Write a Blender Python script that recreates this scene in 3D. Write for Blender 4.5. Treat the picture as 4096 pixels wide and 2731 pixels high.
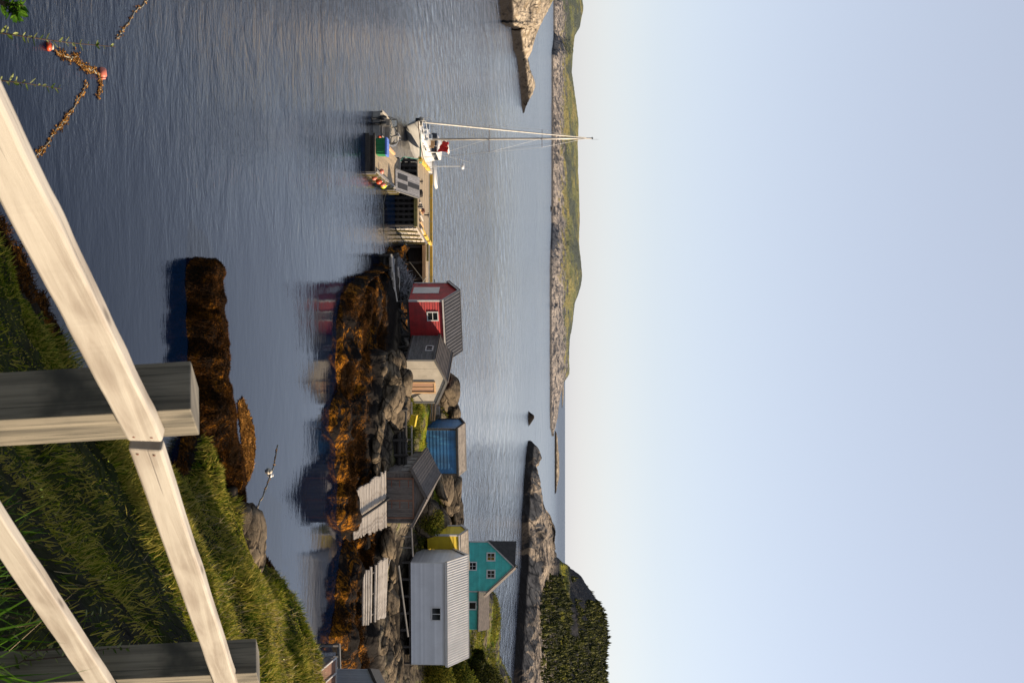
import bpy, math, random
import numpy as np
from mathutils import Vector, Matrix
R = math.radians
rng = np.random.default_rng(7)
random.seed(7)
sc = bpy.context.scene
for o in list(bpy.data.objects): bpy.data.objects.remove(o)
# ---------------------------------------------------------------- camera (the photograph was taken with the camera turned on its side)
H = 14.0; FP = 4600.0; VH = 2261.0
pitch = math.atan((VH-2048)/FP); cp, sp = math.cos(pitch), math.sin(pitch)
cd = bpy.data.cameras.new('camera'); cam = bpy.data.objects.new('camera', cd); sc.collection.objects.link(cam)
cd.sensor_width = 36; cd.lens = FP/4096*36; cd.clip_start = .05; cd.clip_end = 120000
cam.matrix_world = Matrix(((0,-1,0,0),(sp,0,-cp,0),(cp,0,sp,H),(0,0,0,1)))
cd.dof.use_dof = True; cd.dof.focus_distance = 95; cd.dof.aperture_fstop = 14
sc.camera = cam
# ---------------------------------------------------------------- light
SUN_EL, SUN_AZ = 29.0, 7.0      # azimuth measured from +X towards +Y
sv = Vector((math.cos(R(SUN_EL))*math.cos(R(SUN_AZ)), math.cos(R(SUN_EL))*math.sin(R(SUN_AZ)), math.sin(R(SUN_EL))))
w = bpy.data.worlds.new('World'); sc.world = w; w.use_nodes = True
nt = w.node_tree; sky = nt.nodes.new('ShaderNodeTexSky'); sky.sky_type = 'NISHITA'; sky.sun_disc = False
sky.sun_elevation = R(SUN_EL); sky.sun_rotation = math.atan2(sv.x, sv.y); sky.air_density = 1.0; sky.dust_density = .45; sky.ozone_density = 1.6; sky.altitude = 10
hs = nt.nodes.new('ShaderNodeHueSaturation'); hs.inputs['Saturation'].default_value = .62
tn = nt.nodes.new('ShaderNodeMix'); tn.data_type = 'RGBA'; tn.blend_type = 'MULTIPLY'; tn.inputs[0].default_value = 1; tn.inputs[7].default_value = (1.0, .97, 1.0, 1)
nt.links.new(sky.outputs[0], hs.inputs['Color']); vl = nt.nodes.new('ShaderNodeMix'); vl.data_type = 'RGBA'; vl.inputs[0].default_value = .50; vl.inputs[7].default_value = (3.15, 3.6, 4.2, 1)
nt.links.new(hs.outputs[0], vl.inputs[6]); nt.links.new(vl.outputs[2], tn.inputs[6]); nt.links.new(tn.outputs[2], nt.nodes['Background'].inputs[0]); nt.nodes['Background'].inputs[1].default_value = 0.08
sl = bpy.data.lights.new('sun', 'SUN'); sl.energy = 5.0; sl.angle = R(.5); sl.color = (1, .83, .62)
so = bpy.data.objects.new('sun', sl); sc.collection.objects.link(so); so.rotation_euler = sv.to_track_quat('Z', 'Y').to_euler(); so.location = (0, 0, 60)
sc.view_settings.view_transform = 'Standard'; sc.view_settings.look = 'None'; sc.view_settings.exposure = 1.24; sc.view_settings.gamma = 1
# ---------------------------------------------------------------- pixel -> world (u across, v up, in photo pixels of the upright picture)
def ray(u, v):
    dx = (v-2048)/FP; dy = (u-1365.5)/FP
    return Vector((dy, cp+sp*dx, -sp+cp*dx))
def P(u, v, Y):
    r = ray(u, v); return Vector((0,0,H)) + r*(Y/r.y)
def W(u, v, z=0.):
    r = ray(u, v); return Vector((0,0,H)) + r*((z-H)/r.z)
# ---------------------------------------------------------------- materials
ALB = .62   # one common tone for every diffuse colour below
class NT:
    def __init__(s, name):
        m = bpy.data.materials.new(name); m.use_nodes = True; s.m = m; s.t = m.node_tree
        s.b = s.t.nodes['Principled BSDF']
    def n(s, typ, **kw):
        x = s.t.nodes.new('ShaderNode'+typ)
        ins = kw.pop('ins', {})
        for k, v in kw.items(): setattr(x, k, v)
        for k, v in ins.items():
            if hasattr(v, 'links') or isinstance(v, bpy.types.NodeSocket): s.t.links.new(v, x.inputs[k])
            else: x.inputs[k].default_value = v
        return x
    def L(s, a, b): s.t.links.new(a, b)
    def math(s, op, a, b=0., c=0., clamp=False):
        return s.n('Math', operation=op, use_clamp=clamp, ins={0: a, 1: b, 2: c}).outputs[0]
    def mix(s, f, a, b, blend='MIX'):
        x = s.n('Mix', data_type='RGBA', blend_type=blend)
        for i, v in ((0, f), (6, a), (7, b)):
            if isinstance(v, bpy.types.NodeSocket): s.L(v, x.inputs[i])
            else: x.inputs[i].default_value = v if i == 0 else (*v[:3], 1)
        return x.outputs[2]
    def noise(s, vec, scale, detail=4, rough=.55, dist=0.):
        return s.n('TexNoise', ins={'Vector': vec, 'Scale': scale, 'Detail': detail, 'Roughness': rough, 'Distortion': dist}).outputs[0]
    def mapping(s, vec, scale=(1,1,1), rot=(0,0,0), loc=(0,0,0)):
        return s.n('Mapping', ins={0: vec, 1: loc, 2: rot, 3: scale}).outputs[0]
    def ss(s, x, a, b):
        return s.n('MapRange', interpolation_type='SMOOTHSTEP', ins={0: x, 1: a, 2: b, 3: 0., 4: 1.}).outputs[0]
    def bump(s, h, strength, dist=.02, normal=None):
        x = s.n('Bump', ins={'Strength': strength, 'Distance': dist, 'Height': h})
        if normal is not None: s.L(normal, x.inputs['Normal'])
        return x.outputs[0]
    def out(s, col=None, rough=None, normal=None, **kw):
        if col is not None:
            col = s.mix(1., col, (ALB, ALB, ALB), 'MULTIPLY')
            if isinstance(col, bpy.types.NodeSocket): s.L(col, s.b.inputs['Base Color'])
            else: s.b.inputs['Base Color'].default_value = (*col[:3], 1)
        if rough is not None:
            if isinstance(rough, bpy.types.NodeSocket): s.L(rough, s.b.inputs['Roughness'])
            else: s.b.inputs['Roughness'].default_value = rough
        if normal is not None: s.L(normal, s.b.inputs['Normal'])
        for k, v in kw.items(): s.b.inputs[k.replace('_', ' ')].default_value = v
        return s.m
def pos(t): return t.n('NewGeometry').outputs['Position']
def sepz(t, v): return t.n('SeparateXYZ', ins={0: v}).outputs

def wood(name, c1, c2, c3=None, su=1.2, sv_=26, rough=.85, bump=.5, knots=True):
    t = NT(name); uv = t.n('UVMap').outputs[0]
    uv = t.n('VectorMath', operation='ADD', ins={0: uv, 1: (3.1, 7.7, 0)}).outputs[0]
    rnd = t.n('NewGeometry').outputs['Random Per Island']
    off = t.n('CombineXYZ', ins={0: t.math('MULTIPLY', rnd, 37.), 1: t.math('MULTIPLY', rnd, 91.)}).outputs[0]
    uv = t.n('VectorMath', operation='ADD', ins={0: uv, 1: off}).outputs[0]
    m = t.mapping(uv, (su, sv_, 1)); a = t.noise(m, 1.6, 8, .62, 1.2)
    b = t.noise(t.mapping(uv, (su*1.4, sv_*.35, 1)), 1.1, 4, .5, 2.5)
    f = t.math('ADD', t.math('MULTIPLY', a, .62), t.math('MULTIPLY', b, .42)); f = t.math('ADD', f, .06)
    col = t.mix(t.ss(f, .38, .74), c1, c2)
    tone = t.math('ADD', t.math('MULTIPLY', rnd, .35), .8)
    col = t.mix(1., col, t.n('CombineColor', ins={0: tone, 1: tone, 2: tone}).outputs[0], 'MULTIPLY')
    sp_ = t.noise(t.mapping(uv, (su*.55, sv_*3.2, 1)), 1.3, 3, .5, .3); col = t.mix(t.math('MULTIPLY', t.ss(sp_, .66, .71), .65), col, tuple(x*.3 for x in c1)); f = t.math('SUBTRACT', f, t.math('MULTIPLY', t.ss(sp_, .66, .71), .4))
    if c3:
        col = t.mix(t.ss(t.noise(uv, 2.2, 5, .6), .52, .72), col, c3)
    if knots:
        v = t.n('TexVoronoi', ins={'Vector': t.mapping(uv, (1.6, 7, 1)), 'Scale': 1.7}).outputs[0]
        col = t.mix(t.math('SUBTRACT', 1., t.ss(v, .05, .15)), col, tuple(x*.5 for x in c1))
    return t.out(col, rough, t.bump(f, bump, .006))
def paint(name, c, var=.12, scale=1.2, rough=.6, bump=.15, metal=0., dirt=None, streak=False):
    t = NT(name); p = t.n('TexCoord').outputs['Object']
    if streak: p = t.mapping(p, (1, 1, .25))
    a = t.noise(p, scale, 6, .6)
    d = tuple(x*(1-var*2) for x in c); e = tuple(min(1, x*(1+var)) for x in c)
    col = t.mix(t.ss(a, .3, .7), d, e)
    rnd = t.n('NewGeometry').outputs['Random Per Island']; tone = t.math('ADD', t.math('MULTIPLY', rnd, .22), .84); col = t.mix(1., col, t.n('CombineColor', ins={0: tone, 1: tone, 2: tone}).outputs[0], 'MULTIPLY')
    if dirt: col = t.mix(t.ss(t.noise(p, scale*3.3, 8, .65), .56, .7), col, dirt)
    return t.out(col, rough, t.bump(t.noise(p, scale*20, 3), bump, .004), Metallic=metal)
def plain(name, c, rough=.5, metal=0., var=.1): return paint(name, c, var, 4., rough, .1, metal)

def rockmat(name, light=(.26,.21,.15), dark=(.035,.03,.025), kelp=None, black=None, grass=0., gz=(.75,.93), scale=1., gcol=((.10,.14,.015),(.28,.22,.04)), gmin=-99, brown=None, high=None, gmax=None):
    t = NT(name); p = pos(t); nz = sepz(t, t.n('NewGeometry').outputs['Normal'])[2]; z = sepz(t, p)[2]
    q = t.mapping(p, (1, 1, 2.2), (.2, .35, .5))
    n1 = t.noise(q, .35*scale, 8, .6, .6); n2 = t.noise(q, 2.2*scale, 9, .68, .4); n3 = t.noise(p, 9*scale, 5, .7)
    f = t.math('ADD', t.math('MULTIPLY', n1, .5), t.math('MULTIPLY', n2, .5))
    col = t.mix(t.ss(f, .36, .62), dark, light)
    v = t.n('TexVoronoi', feature='DISTANCE_TO_EDGE', ins={'Vector': t.n('VectorMath', operation='ADD', ins={0: q, 1: t.n('TexNoise', ins={'Vector': p, 'Scale': 1.*scale, 'Detail': 4.}).outputs[1]}).outputs[0], 'Scale': .45*scale}).outputs[0]
    crack = t.math('SUBTRACT', 1., t.ss(v, .0, .06))
    col = t.mix(t.math('MULTIPLY', crack, .75), col, tuple(x*.25 for x in dark))
    col = t.mix(t.ss(n3, .58, .72), col, tuple(x*.5 for x in dark))
    if brown: col = t.mix(t.ss(t.noise(p, .8*scale, 5), .52, .66), col, brown)
    if high: col = t.mix(t.ss(t.math('ADD', z, t.math('MULTIPLY', n1, 6.)), high, high+3), col, t.mix(n2, (.018,.017,.019), (.05,.047,.047)))
    h = t.math('ADD', t.math('MULTIPLY', n2, .8), t.math('MULTIPLY', crack, -.5))
    h = t.math('ADD', h, t.math('MULTIPLY', n3, .25))
    rough = .85
    if grass:
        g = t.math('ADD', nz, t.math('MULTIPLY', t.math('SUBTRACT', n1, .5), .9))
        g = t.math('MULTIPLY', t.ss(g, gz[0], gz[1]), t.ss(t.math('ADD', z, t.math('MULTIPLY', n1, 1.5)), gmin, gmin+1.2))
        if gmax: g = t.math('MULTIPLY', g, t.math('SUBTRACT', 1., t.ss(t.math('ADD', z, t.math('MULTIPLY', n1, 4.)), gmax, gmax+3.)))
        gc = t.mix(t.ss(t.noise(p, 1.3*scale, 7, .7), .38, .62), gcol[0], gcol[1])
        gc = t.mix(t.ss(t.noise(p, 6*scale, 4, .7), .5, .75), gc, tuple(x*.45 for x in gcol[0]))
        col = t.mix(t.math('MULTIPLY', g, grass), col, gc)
    zz = t.math('ADD', z, t.math('MULTIPLY', t.math('SUBTRACT', n1, .5), 1.0))
    if black is not None:
        col = t.mix(t.math('SUBTRACT', 1., t.ss(zz, black-.3, black+.5)), col, (.017,.014,.012))
    if kelp is not None:
        k = t.math('SUBTRACT', 1., t.ss(zz, kelp-.25, kelp+.3))
        kn = t.noise(t.mapping(p, (1,1,.5)), 3.2, 9, .72, 1.2)
        kc = t.mix(t.ss(kn, .42, .66), (.014,.007,.002), (.42,.155,.008))
        kc = t.mix(t.ss(t.noise(p, .7, 6, .65, .8), .45, .55), (.008,.006,.005), kc)
        col = t.mix(k, col, kc)
    return t.out(col, rough, t.bump(h, .9, .12/scale**.5), Specular_IOR_Level=.04)

def leafmat(name, a, b, c=None, scale=2., trans=.25):
    t = NT(name); p = pos(t)
    rnd = t.n('NewGeometry').outputs['Random Per Island']
    f = t.math('ADD', t.math('MULTIPLY', t.noise(p, scale, 5, .6), .75), t.math('MULTIPLY', rnd, .35))
    col = t.mix(t.ss(f, .4, .72), a, b)
    if c: col = t.mix(t.ss(t.math('ADD', t.math('MULTIPLY', t.noise(p, scale*.35, 4), .7), t.math('MULTIPLY', rnd, .5)), .52, .74), col, c)
    t.out(col, .75, Specular_IOR_Level=.08)
    tr = t.n('BsdfTranslucent'); t.L(t.mix(1., col, (ALB, ALB, ALB), 'MULTIPLY'), tr.inputs[0])
    mx = t.n('MixShader', ins={0: trans}); t.L(t.b.outputs[0], mx.inputs[1]); t.L(tr.outputs[0], mx.inputs[2])
    t.L(mx.outputs[0], t.t.nodes['Material Output'].inputs[0])
    return t.m

M = {}
M['rail'] = wood('rail_wood', (.33,.27,.21), (.60,.54,.45), (.50,.44,.37), .9, 13, .8, .5)
M['post'] = wood('post_wood', (.06,.052,.036), (.34,.29,.21), (.05,.046,.034), .6, 22, .85, .8)
M['grey_wood'] = wood('grey_wood', (.13,.12,.11), (.36,.33,.29), None, .6, 18, .9, .6)
M['pale_wood'] = wood('pale_wood', (.34,.28,.22), (.72,.64,.55), (.2,.15,.11), .5, 12, .9, .6)
M['dark_wood'] = wood('dark_wood', (.018,.015,.013), (.085,.07,.058), None, .6, 14, .9, .6)
M['drift_wood'] = wood('drift_wood', (.16,.16,.17), (.34,.33,.34), None, .6, 14, .9, .6)
M['deck_wood'] = wood('deck_wood', (.28,.21,.13), (.50,.38,.24), (.22,.2,.13), .4, 10, .9, .5)
M['shed_wood'] = wood('shed_wood', (.085,.07,.06), (.21,.175,.15), (.16,.15,.14), .5, 9, .9, .5)
M['brown_wood'] = wood('brown_wood', (.16,.07,.04), (.30,.15,.09), None, .5, 9, .8, .4)
M['fresh_wood'] = wood('fresh_wood', (.55,.30,.12), (.80,.50,.25), None, .6, 12, .7, .3)
M['yellow_wood'] = wood('yellow_wood', (.62,.38,.03), (.80,.52,.07), (.35,.25,.08), .5, 9, .7, .3)
M['olive_wood'] = wood('olive_wood', (.20,.15,.03), (.42,.33,.10), (.1,.08,.03), .5, 9, .8, .5)
M['red'] = paint('red_paint', (.50,.012,.012), .18, 1.6, .6, .3, dirt=(.30,.012,.014))
M['cream'] = paint('cream_board', (.60,.52,.40), .08, .9, .7, .3, dirt=(.42,.36,.27))
M['greyboard'] = wood('grey_board', (.08,.075,.07), (.22,.21,.20), (.15,.15,.12), .5, 7, .9, .5)
M['blue'] = paint('blue_paint', (.018,.16,.36), .25, .9, .5, .2, dirt=(.05,.24,.42), streak=True)
M['yellow'] = paint('yellow_paint', (.88,.62,.012), .06, .9, .5, .1)
M['teal'] = paint('teal_paint', (.07,.66,.58), .10, 1.3, .55, .2, dirt=(.05,.48,.45))
M['white_metal'] = paint('white_metal', (.90,.89,.89), .04, .8, .45, .05, dirt=(.80,.79,.78))
M['white_roof'] = paint('white_roof', (.72,.69,.65), .05, .8, .5, .05, dirt=(.62,.58,.53))
M['trim'] = paint('trim_paint', (.66,.62,.58), .1, 2., .6, .1, dirt=(.4,.36,.33))
M['white'] = paint('white_paint', (.80,.78,.74), .04, 2., .4, .05)
M['gelcoat'] = paint('gelcoat', (.82,.79,.73), .03, 1., .25, .02)
M['roof_dark'] = paint('dark_roof', (.055,.055,.065), .15, 2., .8, .2)
M['roof_brown'] = paint('brown_roof', (.135,.105,.085), .2, 3., .9, .5, dirt=(.09,.07,.055))
M['roof_tan'] = paint('tan_roof', (.33,.28,.23), .2, 3., .9, .5, dirt=(.2,.16,.12))
M['roof_black'] = paint('black_roof', (.035,.03,.026), .25, 3., .9, .5)
M['grey_metal'] = paint('grey_metal', (.36,.41,.47), .1, .7, .45, .05)
M['black'] = plain('black_plastic', (.008,.008,.009), .75)
M['alu'] = plain('aluminium', (.42,.40,.37), .45, .6)
M['boat_floor'] = plain('boat_floor', (.25,.22,.18), .7)
M['steel'] = plain('steel', (.55,.55,.55), .35, .7)
M['mast'] = plain('mast_metal', (.62,.56,.48), .4, .3)
M['canvas'] = plain('sail_canvas', (.80,.74,.64), .8)
M['orange'] = plain('orange_plastic', (.75,.09,.02), .45)
M['salmon'] = plain('salmon_plastic', (.80,.22,.14), .45)
M['lime'] = plain('lime_plastic', (.70,.75,.02), .45)
M['green'] = plain('green_plastic', (.005,.24,.07), .5)
M['bluelid'] = plain('blue_plastic', (.12,.24,.75), .5)
M['redcloth'] = plain('red_cloth', (.72,.02,.015), .8)
M['rope'] = plain('rope_fibre', (.42,.38,.27), .9)
M['rope_green'] = plain('green_rope_fibre', (.10,.42,.30), .9)
M['rust'] = plain('rusty_metal', (.24,.09,.05), .8)
M['tub'] = plain('pale_blue_plastic', (.45,.62,.75), .5)
M['concrete'] = paint('concrete', (.24,.22,.2), .15, 2, .9, .4)
t = NT('glass'); M['glass'] = t.out((.012,.014,.016), .06, IOR=1.5)
t = NT('clear_screen'); M['screen'] = t.out((.75,.78,.8), .03, IOR=1.1, Transmission_Weight=.95)
t = NT('net_screen'); M['net'] = t.out((.50,.27,.15), .7)
M['kelp'] = leafmat('kelp_fronds', (.022,.010,.003), (.30,.105,.007), (.035,.016,.004), 1.4, .15)
M['kelp_float'] = leafmat('floating_kelp', (.12,.05,.012), (.50,.24,.05), None, 2., .15)
M['grass'] = leafmat('grass_blades', (.06,.11,.005), (.36,.37,.012), (.52,.42,.08), .9, .3)
M['lush'] = leafmat('lush_blades', (.03,.10,.006), (.12,.26,.015), None, 2., .4)
M['straw'] = leafmat('straw', (.32,.24,.12), (.55,.44,.26), None, 3., .2)
M['leaf'] = leafmat('leaves', (.07,.12,.015), (.28,.34,.07), (.42,.45,.18), 8., .35)
M['bushleaf'] = leafmat('bush_leaves', (.035,.06,.008), (.16,.19,.015), (.25,.22,.03), 1.2, .3)
M['fir'] = leafmat('fir_needles', (.010,.015,.003), (.045,.050,.006), (.085,.085,.008), .05, .1)
M['stem'] = plain('brown_stem', (.10,.05,.035), .8)
M['stone'] = rockmat('stone', light=(.23,.175,.115), dark=(.014,.012,.010), black=1.1, scale=1.1)
M['shore_rock'] = rockmat('shore_rock', kelp=.85, black=1.5, grass=1., gz=(.90,1.06), gmin=2.3, gcol=((.075,.13,.008),(.30,.26,.02)))
M['kelp_rock'] = rockmat('kelp_rock', kelp=9., black=9.)
M['bank'] = rockmat('bank_soil_shade', light=(.024,.020,.013), dark=(.005,.005,.003), kelp=.15, black=.4, grass=1., gz=(.6,.95), gmin=.7, gcol=((.010,.018,.002),(.04,.045,.008)))  # dark ground, taken near black to put the hollow's shade into its colour
M['head_rock'] = rockmat('headland_rock', light=(.56,.46,.34), dark=(.12,.10,.08), black=2.2, grass=1., gz=(.86,1.12), gmin=9., scale=.3, gcol=((.10,.12,.01),(.30,.26,.03)), brown=(.26,.20,.13))
M['coast_rock'] = rockmat('coast_rock', light=(.46,.37,.28), dark=(.04,.037,.037), black=2.2, grass=1., gz=(.62,.86), gmin=12., scale=.22, high=11., gmax=16., gcol=((.085,.10,.01),(.24,.21,.02)))
M['skerry_rock'] = rockmat('skerry_rock', light=(.42,.37,.31), dark=(.10,.09,.08), black=2., scale=.25)
# far hills: heath, bare rock and scrub
t = NT('far_heath'); p = pos(t); z = sepz(t, p)[2]; nz = sepz(t, t.n('NewGeometry').outputs['Normal'])[2]
pm = t.mapping(p, (1, .35, 1.6))
n1 = t.noise(pm, .012, 8, .6); n2 = t.noise(pm, .05, 8, .65); n3 = t.noise(t.mapping(p, (1,.6,1)), .16, 6, .7)
rock = t.mix(t.ss(t.math('ADD', t.math('MULTIPLY', n3, .7), t.math('MULTIPLY', n2, .3)), .43, .57), (.03,.03,.04), (.44,.37,.31))
heath = t.mix(t.ss(n2, .42, .62), (.11,.12,.018), (.27,.215,.045))
heath = t.mix(t.ss(t.math('ADD', t.math('MULTIPLY', n1, .8), t.math('MULTIPLY', n2, .3)), .56, .62), heath, (.035,.048,.022))
heath = t.mix(t.ss(n3, .64, .72), heath, (.45,.40,.34))
zr = t.math('ADD', z, t.math('MULTIPLY', t.math('SUBTRACT', t.math('ADD', n2, t.math('MULTIPLY', n3, .6)), .8), 42.))
xr = sepz(t, p)[0]; lim = t.n('MapRange', ins={0: xr, 1: -60., 2: 60., 3: 13., 4: 15.}).outputs[0]
col = t.mix(t.ss(t.math('SUBTRACT', zr, lim), -1., 1.), rock, heath)
col = t.mix(t.math('SUBTRACT', 1., t.ss(z, 1., 2.2)), col, (.05,.042,.038))
M['heath'] = t.out(col, .95, t.bump(t.math('ADD', n2, t.math('MULTIPLY', n3, .8)), 1., 7.))
# water
t = NT('sea_water'); p = pos(t); xyz = sepz(t, p)
lee = t.math('MULTIPLY', t.ss(t.math('ADD', xyz[0], t.math('MULTIPLY', t.noise(p, .07, 2), 14.)), -22., 8.), t.math('SUBTRACT', 1., t.ss(xyz[1], 96., 104.)))
amp = t.math('SUBTRACT', 1., t.math('MULTIPLY', lee, .965))
gust = t.math('ADD', .45, t.math('MULTIPLY', t.noise(t.mapping(p, (.5,.14,1)), .09, 4, .6), 1.1))
amp = t.math('MULTIPLY', amp, gust)
h = None
for k_, (fx, fy, y0, y1, y2, y3, rz) in enumerate([(1.6, 5.2, -10, -5, 48, 75, .10), (.7, 1.9, -10, 30, 85, 120, -.10), (.34, .50, -10, 10, 60, 100, .45), (.75, .42, 60, 95, 190, 260, .05), (.32, .10, 130, 220, 520, 700, .04), (.10, .018, 420, 650, 3000, 6000, .02), (.02, .003, 2500, 4500, 50000, 80000, .0)]):
    wgt = t.math('MULTIPLY', t.ss(xyz[1], y0, y1), t.math('SUBTRACT', 1., t.ss(xyz[1], y2, y3)))
    c = {0: .21, 1: .15, 2: .11, 3: .13, 4: .15, 5: .16, 6: .18}[k_]/max(fx, fy)
    nz_ = t.noise(t.mapping(p, (fx, fy, 1), (0,0,rz), (k_*7.,k_*3.,0)), 1., 5, .62, .4)
    term = t.math('MULTIPLY', t.math('MULTIPLY', nz_, wgt), c)
    h = term if h is None else t.math('ADD', h, term)
h = t.math('MULTIPLY', h, t.math('MULTIPLY', amp, 1.55))
wr = t.math('ADD', .025, t.math('ADD', t.math('MULTIPLY', t.ss(xyz[1], 96., 420.), .14), t.math('MULTIPLY', t.ss(xyz[1], 300., 2500.), .16)))
M['water'] = t.out((.001,.005,.018), wr, t.bump(h, 1., 1.), IOR=1.333)

# ---------------------------------------------------------------- mesh helpers
BASE = {}
class MB:
    def __init__(s): s.v = []; s.f = []; s.uv = []
    def add(s, vs, fs, uvs=None):
        k = len(s.v); s.v += [tuple(x) for x in vs]
        for i, f in enumerate(fs):
            s.f.append([k+j for j in f]); s.uv.append(uvs[i] if uvs else [(vs[j][0]+vs[j][1], vs[j][2]) for j in f])
    def prism(s, a, b, A, B, close=True):
        """two matching rings a, b (lists of points) -> closed solid"""
        n = len(a); vs = list(a)+list(b); L = (Vector(b[0])-Vector(a[0])).length; fs = []; uv = []; c = 0
        for i in range(n):
            j = (i+1) % n; w_ = (Vector(a[j])-Vector(a[i])).length
            fs.append([i, j, n+j, n+i]); uv.append([(0,c),(0,c+w_),(L,c+w_),(L,c)]); c += w_
        if close:
            fs.append(list(range(n))[::-1]); uv.append([(Vector(a[k]).x*.3, Vector(a[k]).z) for k in range(n)][::-1])
            fs.append([n+k for k in range(n)]); uv.append([(Vector(b[k]).x*.3, Vector(b[k]).z) for k in range(n)])
        s.add(vs, fs, uv)
    def beam(s, p, q, w_, h, up=(0,0,1), taper=1.):
        p, q = Vector(p), Vector(q); d = (q-p).normalized(); up = Vector(up)
        r = d.cross(up)
        if r.length < 1e-4: r = d.cross(Vector((0,1,0)))
        r.normalize(); u_ = r.cross(d)
        ring = lambda c, k: [c-r*w_/2*k-u_*h/2*k, c+r*w_/2*k-u_*h/2*k, c+r*w_/2*k+u_*h/2*k, c-r*w_/2*k+u_*h/2*k]
        s.prism(ring(p, 1), ring(q, taper), 0, 0)
    def box(s, c, sx, sy, sz, ang=0.):
        c = Vector(c); d = Vector((math.cos(ang), math.sin(ang), 0))
        s.beam(c-d*sx/2, c+d*sx/2, sy, sz)
    def tube(s, pts, r, n=8, cap=True):
        pts = [Vector(x) for x in pts]; rr = r if isinstance(r, (list, tuple)) else [r]*len(pts); rings = []
        k0 = len(s.v); L = 0; ul = []
        for i, c in enumerate(pts):
            d = (pts[min(i+1, len(pts)-1)]-pts[max(i-1, 0)]).normalized()
            a = d.cross(Vector((0,0,1)) if abs(d.z) < .9 else Vector((1,0,0))).normalized(); b = d.cross(a)
            rings.append([c+(a*math.cos(2*math.pi*k/n)+b*math.sin(2*math.pi*k/n))*rr[i] for k in range(n)])
            if i: L += (pts[i]-pts[i-1]).length
            ul.append(L)
        vs = [x for g in rings for x in g]; fs = []; uv = []
        for i in range(len(pts)-1):
            for k in range(n):
                j = (k+1) % n; fs.append([i*n+k, i*n+j, (i+1)*n+j, (i+1)*n+k])
                c = 2*math.pi*rr[i]/n; uv.append([(ul[i],k*c),(ul[i],(k+1)*c),(ul[i+1],(k+1)*c),(ul[i+1],k*c)])
        if cap:
            fs.append(list(range(n))[::-1]); uv.append([(0,0)]*n); e = (len(pts)-1)*n; fs.append([e+k for k in range(n)]); uv.append([(0,0)]*n)
        s.add(vs, fs, uv)
    def lathe(s, c, prof, n=16, axis=(0,0,1)):
        c = Vector(c); ax = Vector(axis).normalized()
        a = ax.cross(Vector((0,0,1)) if abs(ax.z) < .9 else Vector((1,0,0))).normalized(); b = ax.cross(a)
        vs = [c+ax*z+(a*math.cos(2*math.pi*k/n)+b*math.sin(2*math.pi*k/n))*r for r, z in prof for k in range(n)]
        fs = [[i*n+k, i*n+(k+1) % n, (i+1)*n+(k+1) % n, (i+1)*n+k] for i in range(len(prof)-1) for k in range(n)]
        s.add(vs, fs)
    def grid(s, rows):
        n = len(rows[0]); vs = [x for r in rows for x in r]
        s.add(vs, [[i*n+k, i*n+k+1, (i+1)*n+k+1, (i+1)*n+k] for i in range(len(rows)-1) for k in range(n-1)])
def obj(name, mb, m, parent=None, smooth=False, bevel=0.):
    vs = np.array([tuple(x) for x in mb.v], dtype=float)
    base = BASE[parent.name] if parent is not None else Vector(((vs[:,0].min()+vs[:,0].max())/2, (vs[:,1].min()+vs[:,1].max())/2, vs[:,2].min()))
    vs = vs-np.array(base)
    me = bpy.data.meshes.new(name); me.from_pydata([tuple(x) for x in vs], [], mb.f)
    ul = me.uv_layers.new(name='UVMap'); flat = [c for f in mb.uv for u_ in f for c in u_[:2]]
    if len(flat) == 2*len(me.loops): ul.data.foreach_set('uv', flat)
    me.materials.append(M[m] if isinstance(m, str) else m)
    if smooth: me.polygons.foreach_set('use_smooth', [True]*len(me.polygons))
    me.update(); o = bpy.data.objects.new(name, me); sc.collection.objects.link(o)
    if parent is not None: o.parent = parent
    else: o.location = base
    BASE[o.name] = base
    if bevel:
        b = o.modifiers.new('bevel', 'BEVEL'); b.width = bevel; b.segments = 2; b.limit_method = 'ANGLE'
    return o
def tag(o, label=None, cat=None, group=None, kind=None):
    if label: o['label'] = label
    if cat: o['category'] = cat
    if group: o['group'] = group
    if kind: o['kind'] = kind
    return o
def thing(name, label, cat, loc, group=None):
    o = bpy.data.objects.new(name, None); sc.collection.objects.link(o); o.location = loc; o.empty_display_size = .2
    BASE[o.name] = Vector(loc); return tag(o, label, cat, group)
def npobj(name, V, F4=None, F3=None, m='stone', smooth=True, uv=None):
    """fast mesh from numpy arrays"""
    me = bpy.data.meshes.new(name); V = np.asarray(V, float)
    base = np.array([(V[:,0].min()+V[:,0].max())/2, (V[:,1].min()+V[:,1].max())/2, V[:,2].min()]); V = V-base
    me.vertices.add(len(V)); me.vertices.foreach_set('co', V.ravel())
    parts = [(F4, 4), (F3, 3)]; loops = np.concatenate([f.ravel() for f, k in parts if f is not None])
    sizes = np.concatenate([np.full(len(f), k) for f, k in parts if f is not None])
    me.loops.add(len(loops)); me.loops.foreach_set('vertex_index', loops.astype(np.int32))
    me.polygons.add(len(sizes)); st = np.concatenate([[0], np.cumsum(sizes)[:-1]])
    me.polygons.foreach_set('loop_start', st.astype(np.int32)); me.polygons.foreach_set('loop_total', sizes.astype(np.int32))
    me.polygons.foreach_set('use_smooth', np.full(len(sizes), smooth)); me.update(calc_edges=True); me.validate()
    me.materials.append(M[m]); o = bpy.data.objects.new(name, me); sc.collection.objects.link(o); o.location = tuple(base)
    BASE[o.name] = Vector(base); return o
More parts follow.
